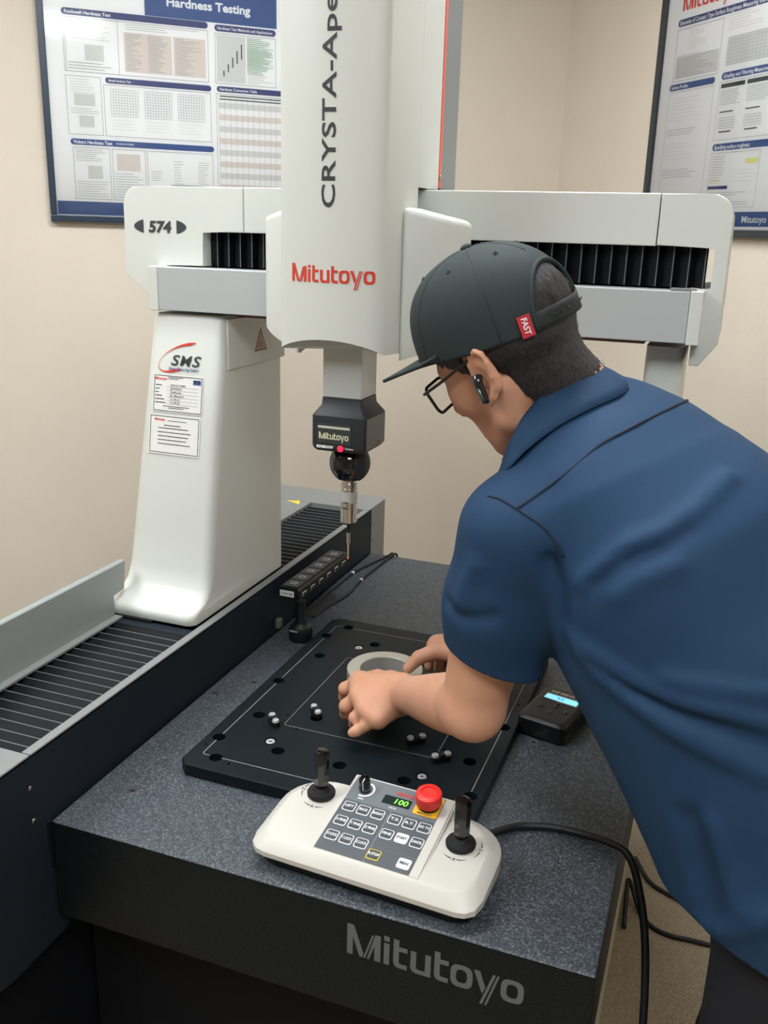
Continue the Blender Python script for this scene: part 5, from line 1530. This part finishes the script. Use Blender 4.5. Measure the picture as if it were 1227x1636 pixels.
HEM = Vector((0.868, 0.07, 0.068)); NHEM = Vector((-0.26, 0.0, -0.966))
cut_plane(bm, HEM, NHEM, lambda c: c.z < 0.14 and c.x > 0.75)
NAX = Vector(hd(-0.035, 0, -0.045) - NECK).normalized()
bmesh.ops.delete(bm, geom=[v for v in bm.verts if not v.link_faces], context='VERTS')
me = bpy.data.meshes.new('m'); bm.to_mesh(me); bm.free()
shirt = person_part('polo_shirt', me, 'shirt_blue', person)
sm = shirt.modifiers.new('thick', 'SOLIDIFY'); sm.thickness = 0.0022; sm.offset = -1.0
def seam(name, pts, r=0.0011, m='shirt_seam', parent=None, push=0.0):
    return person_part(name, tube_mesh(pts, r, 6, 6), m, parent or shirt)
seam('yoke_seam', [(0.6161, 0.1007, 0.5147), (0.641, 0.1156, 0.5347), (0.6667, 0.1234, 0.5587), (0.6965, 0.1447, 0.5885), (0.7214, 0.1676, 0.6033), (0.7413, 0.196, 0.6132), (0.7654, 0.2483, 0.6215), (0.779, 0.31, 0.621)], 0.0018)
seam('sleeve_seam', [(0.5774, 0.1188, 0.5207), (0.5954, 0.1092, 0.5209), (0.6161, 0.1007, 0.5147), (0.6341, 0.0963, 0.5072), (0.6477, 0.0953, 0.4997), (0.6618, 0.0939, 0.4865), (0.6749, 0.0923, 0.4682)], 0.0014)
# collar: a folded band, mirrored across the body, open at the throat
low = [(0.574, 0.178, 0.527), (0.592, 0.1604, 0.5468), (0.6104, 0.1690, 0.5699), (0.6388, 0.1750, 0.5969), (0.6686, 0.1886, 0.6169), (0.700, 0.2218, 0.6305), (0.709, 0.253, 0.634), (0.711, 0.288, 0.632)]
SAG = Vector(NECK); WV = Vector(WID)
def mir(p):
    p = Vector(p); d = (p - SAG).dot(WV)
    return p - WV * 2 * d + Vector((-0.022, -0.012, -0.016)) * min(1.0, abs(d) / 0.05)
lowL = [Vector(p) for p in low]
lowR = [mir(p) for p in low[:-1]][::-1]
LOW = catmull(lowL + lowR, 6)
CEN = Vector(NECK)
up_ring, fold_ring = [], []
hi_pts = [(0.578, 0.186, 0.545), (0.589, 0.185, 0.575), (0.602, 0.196, 0.604), (0.626, 0.211, 0.634), (0.650, 0.232, 0.652), (0.666, 0.256, 0.656), (0.672, 0.276, 0.658), (0.673, 0.294, 0.657)]
hiL = [Vector(p) for p in hi_pts]; hiR = [mir(p) for p in hi_pts[:-1]][::-1]
HI = catmull(hiL + hiR, 6)
rows = []
for k in range(len(LOW)):
    lo_, hi_ = LOW[k], HI[k]
    out_ = (lo_ - CEN); out_ -= NAX * out_.dot(NAX); out_.normalize()
    inn = hi_ - out_ * 0.006 - NAX * 0.003
    base_ = inn - NAX * 0.042 - out_ * 0.004
    rows.append([lo_ + out_ * 0.004 + NAX * 0.001, lo_.lerp(hi_, 0.35) + out_ * 0.006, lo_.lerp(hi_, 0.75) + out_ * 0.003, hi_ + NAX * 0.001, hi_ + NAX * 0.003 - out_ * 0.003, inn, base_])
me = loft_mesh(rows, False, False, False)
collar = person_part('collar', me, 'shirt_blue', shirt)
sm = collar.modifiers.new('thick', 'SOLIDIFY'); sm.thickness = 0.002; sm.offset = 0

# trousers
fd = Field((0.80, -0.02, -0.745), (1.19, 0.44, 0.24), 0.008)
fd.ell((0.995, 0.208, 0.09), np.array((WID, np.cross(WID, (0, 0, 1)), (0, 0, 1))), (0.168, 0.122, 0.15), 0.03)
for yy, sx in ((0.120, 0.0), (0.300, 0.015)):
    fd.cone((0.992 + sx, yy, 0.03), (0.968 + sx, yy - 0.004, -0.33), 0.100, 0.078, 0.04)
    fd.cone((0.968 + sx, yy - 0.004, -0.33), (1.000 + sx, yy, -0.71), 0.078, 0.066, 0.03)
    fd.ridge([(0.90 + sx, yy - 0.04, -0.05), (0.90 + sx, yy - 0.06, -0.20), (0.905 + sx, yy - 0.05, -0.32)], 0.02, 0.005)
    fd.ridge([(0.93 + sx, yy - 0.09, 0.02), (0.95 + sx, yy - 0.095, -0.12), (0.93 + sx, yy - 0.08, -0.30)], 0.014, -0.006)
    fd.ridge([(0.92 + sx, yy - 0.06, -0.64), (0.99 + sx, yy - 0.075, -0.66), (1.06 + sx, yy - 0.04, -0.65)], 0.012, 0.006)
V, Q = fd.surface()
trousers = person_part('trousers', np_mesh(relax(V, Q, 3, 0.4), Q), 'trouser_cloth', person)
# shoes
for yy, sx in ((0.118, 0.0), (0.302, 0.015)):
    fd = Field((0.78, yy - 0.08, -0.775), (1.10, yy + 0.08, -0.62), 0.006)
    I3 = np.eye(3)
    fd.ell((0.885 + sx, yy, -0.742), I3, (0.080, 0.046, 0.036), 0.02)
    fd.ell((1.000 + sx, yy, -0.725), I3, (0.065, 0.038, 0.05), 0.03)
    fd.cone((1.00 + sx, yy, -0.71), (1.00 + sx, yy, -0.66), 0.04, 0.042, 0.02)
    fd.cone((0.90 + sx, yy, -0.745), (1.02 + sx, yy, -0.745), 0.032, 0.03, 0.02)
    V, Q = fd.surface()
    V[:, 2] = np.maximum(V[:, 2], -0.772)
    sh_ = person_part('shoe', np_mesh(relax(V, Q, 2), Q), 'shoe_black', person)
    pts = [(0.80 + sx, 0), (0.82 + sx, 0.034), (0.88 + sx, 0.05), (0.95 + sx, 0.042), (1.02 + sx, 0.041), (1.065 + sx, 0.025), (1.07 + sx, 0)]
    pts = pts + [(a, -b_) for a, b_ in pts[::-1][1:-1]]
    person_part('shoe_sole', prism_mesh([(a, yy + b_) for a, b_ in pts], 'z', FLOOR_Z + 0.0005, FLOOR_Z + 0.022, 0.004, 2), 'cap_dark', sh_)

# cap: own frame, tipped back on the head
CPF = np.array((-0.88069, 0.3567, -0.31168)); CPU = np.array((-0.37500, -0.13100, 0.91200)); CPU -= CPF * (CPU @ CPF); CPU /= np.linalg.norm(CPU); CPL = np.cross(CPU, CPF); CPO = HC + CPF * 0.002 + CPU * 0.001
def cp(f, l, u):
    return Vector(CPO + CPF * f + CPL * l + CPU * u)
AF, AL, RIM, CH = 0.112, 0.0875, 0.020, 0.112
def crown(th, v, grow=0.0):
    """th 0 = front, pi/2 = left; v 0 rim .. 1 button"""
    p_ = 2.35 if math.cos(th) < 0 else 2.35 + 0.5 * math.cos(th)
    rho = max(0.0, 1 - v ** p_) ** (1 / 2.1)
    up_ = RIM + v * (CH + grow)
    return cp((AF + grow) * rho * math.cos(th), (AL + grow) * rho * math.sin(th), up_)
NT, NV = 160, 44
def vv(j):
    return 1 - (1 - j / NV) ** 1.0 if j < NV else 1.0
vals = [math.sin(0.5 * PI * j / NV) ** 1.05 for j in range(NV + 1)]
verts = [crown(2 * PI * i / NT, vals[j]) for j in range(NV) for i in range(NT)] + [crown(0, 1.0)]
AW, AH = 0.049, 0.068
def in_arch(i, j, w_=1.0):
    th = 2 * PI * (i + 0.5) / NT
    if math.cos(th) > 0: return False
    v = vals[j] if j <= NV else 1
    p_ = max(0.0, 1 - v ** 2.35) ** (1 / 2.1)
    l = AL * p_ * math.sin(th)
    return (l / AW) ** 2 + ((v * CH + 0.001) / AH) ** 2 < w_
faces = []
for j in range(NV - 1):
    for i in range(NT):
        if not in_arch(i, j):
            a = j * NT + i; b_ = j * NT + (i + 1) % NT
            faces.append((a, b_, b_ + NT, a + NT))
for i in range(NT):
    faces.append(((NV - 1) * NT + i, (NV - 1) * NT + (i + 1) % NT, NV * NT))
me = data_mesh(verts, faces)
bm = bmesh.new(); bm.from_mesh(me); bmesh.ops.delete(bm, geom=[v for v in bm.verts if not v.link_faces], context='VERTS'); me = bm_mesh(bm)
cap = person_part('cap', me, 'cap_cloth', person)
sm = cap.modifiers.new('thick', 'SOLIDIFY'); sm.thickness = 0.0025; sm.offset = 0
# bound edge of the rear opening, and the strap across it
arch = []
for k in range(25):
    a = PI * k / 24
    l, hgt = AW * 1.03 * math.cos(a), AH * 1.03 * math.sin(a)
    v = min(0.98, max(0.0, hgt / CH))
    p_ = max(1e-4, 1 - v ** 2.35) ** (1 / 2.1)
    sn = max(-1, min(1, l / (AL * p_)))
    arch.append(crown(PI - math.asin(sn), v, 0.001))
person_part('opening_binding', tube_mesh(arch, 0.0030, 8, 2), 'cap_cloth', cap)
SW = 0.62
rows = []
for k in range(25):
    th = PI - SW + 2 * SW * k / 24
    rows.append([crown(th, 0.0, 0.0022) + Vector(CPU) * dz for dz in (0.000, 0.007, 0.014, 0.021)])
strap = person_part('rear_strap', loft_mesh(rows, False, False, False), 'cap_dark', cap)
sm = strap.modifiers.new('thick', 'SOLIDIFY'); sm.thickness = 0.002; sm.offset = 1
for k in range(7):
    th = PI - 0.36 + 0.12 * k
    c_ = crown(th, 0.0, 0.0046) + Vector(CPU) * 0.0105
    nrm_ = (c_ - cp(0, 0, RIM + 0.0105)).normalized()
    me = lathe_mesh([(0.0018, 0), (0.0018, 0.0005)], 10)
    me.transform(Matrix.Translation(c_) @ nrm_.to_track_quat('Z', 'Y').to_matrix().to_4x4())
    person_part('strap_hole', me, 'black', strap)
# red woven tab at the end of the strap
thT = PI - 0.74
tb = [crown(thT + d, 0.0, 0.0035) for d in (-0.075, 0.075)]
o1 = [tb[0] + Vector(CPU) * -0.002, tb[1] + Vector(CPU) * -0.002, tb[1] + Vector(CPU) * 0.0235, tb[0] + Vector(CPU) * 0.0235]
nt_ = (tb[0] - cp(0, 0, RIM)).normalized()
tabm = data_mesh(o1 + [p + nt_ * 0.0012 for p in o1], [(3, 2, 1, 0), (4, 5, 6, 7), (0, 1, 5, 4), (1, 2, 6, 5), (2, 3, 7, 6), (3, 0, 4, 7)])
tabo = person_part('woven_tab', tabm, 'tag_red', cap, smooth=False)
me = text_data('FAST', 0.02, 0.1, 1.0, 0.0068, width=0.020)
xd = -Vector(CPU); yd = (tb[1] - tb[0]).normalized()
me.transform(frame_matrix((o1[0] + o1[1] + o1[2] + o1[3]) / 4 + nt_ * 0.0016, xd, yd if xd.cross(yd).dot(nt_) > 0 else -yd) @ Matrix.Diagonal((1, 1, 0.0003, 1)))
person_part('tab_lettering', me, 'print_white', tabo, smooth=False)
me = lathe_mesh([(0.0075, 0), (0.0072, 0.003), (0.004, 0.0055), (0.001, 0.006)], 16)
me.transform(Matrix.Translation(crown(0, 1.0, 0.0005)) @ Vector(CPU).to_track_quat('Z', 'Y').to_matrix().to_4x4())
person_part('cap_button', me, 'cap_cloth', cap)
for k in range(6):
    th = k * PI / 3

    pts = [crown(th, math.sin(0.5 * PI * j / 16), 0.0012) for j in range(0 if math.cos(th) > -0.9 else 9, 17)]
    person_part('panel_seam', tube_mesh(pts, 0.0009, 5, 1), 'cap_dark', cap)
for k in range(6):
    th = PI / 6 + k * PI / 3
    c_ = crown(th, 0.86, 0.0012)
    nrm_ = (c_ - cp(0, 0, RIM + 0.03)).normalized()
    me = lathe_mesh([(0.0012, 0.0004), (0.0016, 0.0012), (0.0030, 0.0012), (0.0036, 0.0)], 14, False)
    me.transform(Matrix.Translation(c_) @ nrm_.to_track_quat('Z', 'Y').to_matrix().to_4x4())
    person_part('eyelet', me, 'cap_dark', cap)
# brim
rows = []
for k in range(31):
    th = math.radians(-72 + 144 * k / 30)
    row = []
    for r_ in range(9):
        t_ = r_ / 8
        ext = 0.086 * max(0.0, math.cos(th * 90 / 72)) ** 0.62 * t_
        f_ = AF * math.cos(th) * 0.985 + ext; l_ = AL * math.sin(th) * (0.985 + 0.06 * t_)
        row.append(cp(f_, l_, RIM + 0.001 - 0.019 * t_ * max(0, math.cos(th * 90 / 72)) ** 0.5 + 0.11 * l_ * t_))
    rows.append(row)
brim = person_part('brim', loft_mesh(rows, False, False, False), 'cap_cloth', cap)
sm = brim.modifiers.new('thick', 'SOLIDIFY'); sm.thickness = 0.0042; sm.offset = 0
c_ = crown(0.0, 0.16, 0.0015)
me = box_mesh(-0.001, 0.001, -0.012, 0.012, -0.006, 0.006)
me.transform(Matrix(((CPF[0], CPL[0], CPU[0], c_.x), (CPF[1], CPL[1], CPU[1], c_.y), (CPF[2], CPL[2], CPU[2], c_.z), (0, 0, 0, 1))))
person_part('front_patch', me, 'cap_dark', cap, smooth=False)

# hair: close-cropped shell round the back and sides
fd = Field(HC - 0.16, HC + 0.16, 0.003)
fd.ell(hd(-0.012, 0, 0.045), HB, (0.1005, 0.0785, 0.0885), 0.02)
fd.ell(hd(-0.040, 0, 0.022), HB, (0.0685, 0.0725, 0.0725), 0.02)
fd.cone(hd(-0.036, 0, -0.03), NECK, 0.0445, 0.0455, 0.02)
fd.seg(hd(-0.028, 0, -0.045), NECK + (-0.006, 0, 0), HL, 0.0575, 0.0575, 0.059, 0.059, 0.02)
X_, Y_, Z_ = fd.pts(np.zeros(3, int), fd.n)
X_ = X_ - HC[0]; Y_ = Y_ - HC[1]; Z_ = Z_ - HC[2]
f_ = X_ * HF[0] + Y_ * HF[1] + Z_ * HF[2]; l_ = X_ * HL[0] + Y_ * HL[1] + Z_ * HL[2]; u_ = X_ * HU[0] + Y_ * HU[1] + Z_ * HU[2]
wob = 0.004 * np.sin(f_ * 420 + u_ * 160) * np.sin(l_ * 380 + 1.3) + 0.003 * np.sin(f_ * 900 + l_ * 700)
line = np.interp(f_ + wob * 0.4, [-0.2, -0.085, -0.05, -0.034, -0.026, -0.018, 0.006, 0.010, 0.024, 0.030, 0.05, 0.075, 0.2], [-0.085, -0.085, -0.078, -0.060, -0.010, 0.026, 0.026, -0.014, -0.026, 0.018, 0.026, 0.040, 0.045])
fd.d = np.maximum(fd.d + 0.0009 * np.sin(f_ * 1500) * np.sin(l_ * 1300 + u_ * 400), (line + wob - u_) * 0.8).astype(np.float32)
# under the cap only what shows in the rear opening
XC = X_ + (HC - CPO)[0]; YC = Y_ + (HC - CPO)[1]; ZC = Z_ + (HC - CPO)[2]
fc = XC * CPF[0] + YC * CPF[1] + ZC * CPF[2]; lc_ = XC * CPL[0] + YC * CPL[1] + ZC * CPL[2]; uc = XC * CPU[0] + YC * CPU[1] + ZC * CPU[2]
opening = np.maximum((np.sqrt((lc_ / 0.0495) ** 2 + (np.maximum(uc - RIM, 0) / 0.0685) ** 2) - 1) * 0.05, fc + 0.045)
fd.d = np.maximum(fd.d, np.minimum(uc - 0.026, opening)).astype(np.float32)
V, Q = fd.surface()
hair = person_part('hair', np_mesh(relax(V, Q, 1, 0.3), Q), 'hair', person)
# single hairs lying over the shell
rnd = np.random.default_rng(5)
nrm_src = rnd.choice(len(V), 5200)
SV, SF = [], []
for i in nrm_src:
    p = V[i]; lc = HB @ (p - HC)
    if lc[0] > 0.0 and lc[2] > 0.0: continue
    cc = np.array((CPF, CPL, CPU)) @ (p - CPO)
    if cc[2] > 0.012 and ((cc[1] / 0.043) ** 2 + ((cc[2] - RIM) / 0.060) ** 2 > 1 or cc[0] > -0.045 or cc[2] < RIM + 0.024): continue
    n_ = p - hd(-0.02, 0, 0.02); n_ /= np.linalg.norm(n_)
    dn = -HU * 0.8 + HF * (-0.25) + rnd.normal(0, 0.25, 3); dn -= n_ * (dn @ n_); dn /= np.linalg.norm(dn)
    L_ = rnd.uniform(0.010, 0.020); sd = np.cross(dn, n_) * 0.00035
    b0 = p - n_ * 0.0006 - BASE; b1 = p + dn * L_ * 0.5 + n_ * 0.0012 - BASE; b2 = p + dn * L_ + n_ * rnd.uniform(-0.0004, 0.0016) - BASE
    k0 = len(SV); SV += [b0 - sd, b0 + sd, b1 + sd, b1 - sd, b2]; SF += [(k0, k0 + 1, k0 + 2, k0 + 3), (k0 + 3, k0 + 2, k0 + 4)]
so = link('hair_strands', data_mesh(SV, SF), 'strand', person); so['kind'] = 'stuff'

# glasses
def gl_pt(f, l, u): return Vector(hd(f, l, u))
GF = 0.1045
rim_pts = lambda s: [gl_pt(GF - 0.10 * (abs(x) - 0.034) ** 2 * 10 - 0.008 * max(0, (abs(x) - 0.034) / 0.03) + 0.0, x, z) for x, z in [(s * (0.034 + a), b_) for a, b_ in rrect(-0.0255, 0.0255, -0.024, 0.015, 0.010, 4)]]
glasses = None
for s in (1, -1):
    rp_ = rim_pts(s); rp_ = rp_ + [rp_[0]]
    me = tube_mesh(rp_, 0.0021, 8, 1)
    g_ = person_part('glasses_rim', me, 'glasses_frame', person) if glasses is None else person_part('glasses_rim', me, 'glasses_frame', glasses)
    if glasses is None:
        glasses = g_; g_.name = 'glasses'
    person_part('lens', data_mesh(rp_[:-1], [tuple(range(len(rp_) - 1))]), 'spectacle_lens', glasses, smooth=False)
    person_part('temple', tube_mesh([gl_pt(GF - 0.006, s * 0.0615, 0.010), gl_pt(GF - 0.014, s * 0.0685, 0.011), gl_pt(0.05, s * 0.0765, 0.014), gl_pt(0.0, s * 0.0815, 0.019), gl_pt(-0.018, s * 0.081, 0.018), gl_pt(-0.03, s * 0.079, 0.004)], 0.0021, 8, 6), 'glasses_frame', glasses)
person_part('bridge', tube_mesh([gl_pt(GF - 0.001, 0.0095, 0.006), gl_pt(GF + 0.002, 0, 0.0085), gl_pt(GF - 0.001, -0.0095, 0.006)], 0.0016, 8, 5), 'glasses_frame', glasses)
# ear bud in the left ear
eb = [hd(-0.008, 0.0835, -0.003), hd(-0.009, 0.0890, -0.010), hd(-0.003, 0.0885, -0.034)]
bud = person_part('ear_bud', tube_mesh([Vector(p) for p in eb], 0.0052, 12, 6, radii=lambda t_: 0.0072 - 0.0026 * t_), 'bud_shell', person)
person_part('bud_strip', tube_mesh([Vector(hd(-0.0085, 0.0935, -0.014)), Vector(hd(-0.004, 0.0925, -0.033))], 0.0018, 8, 1), 'bud_metal', bud)
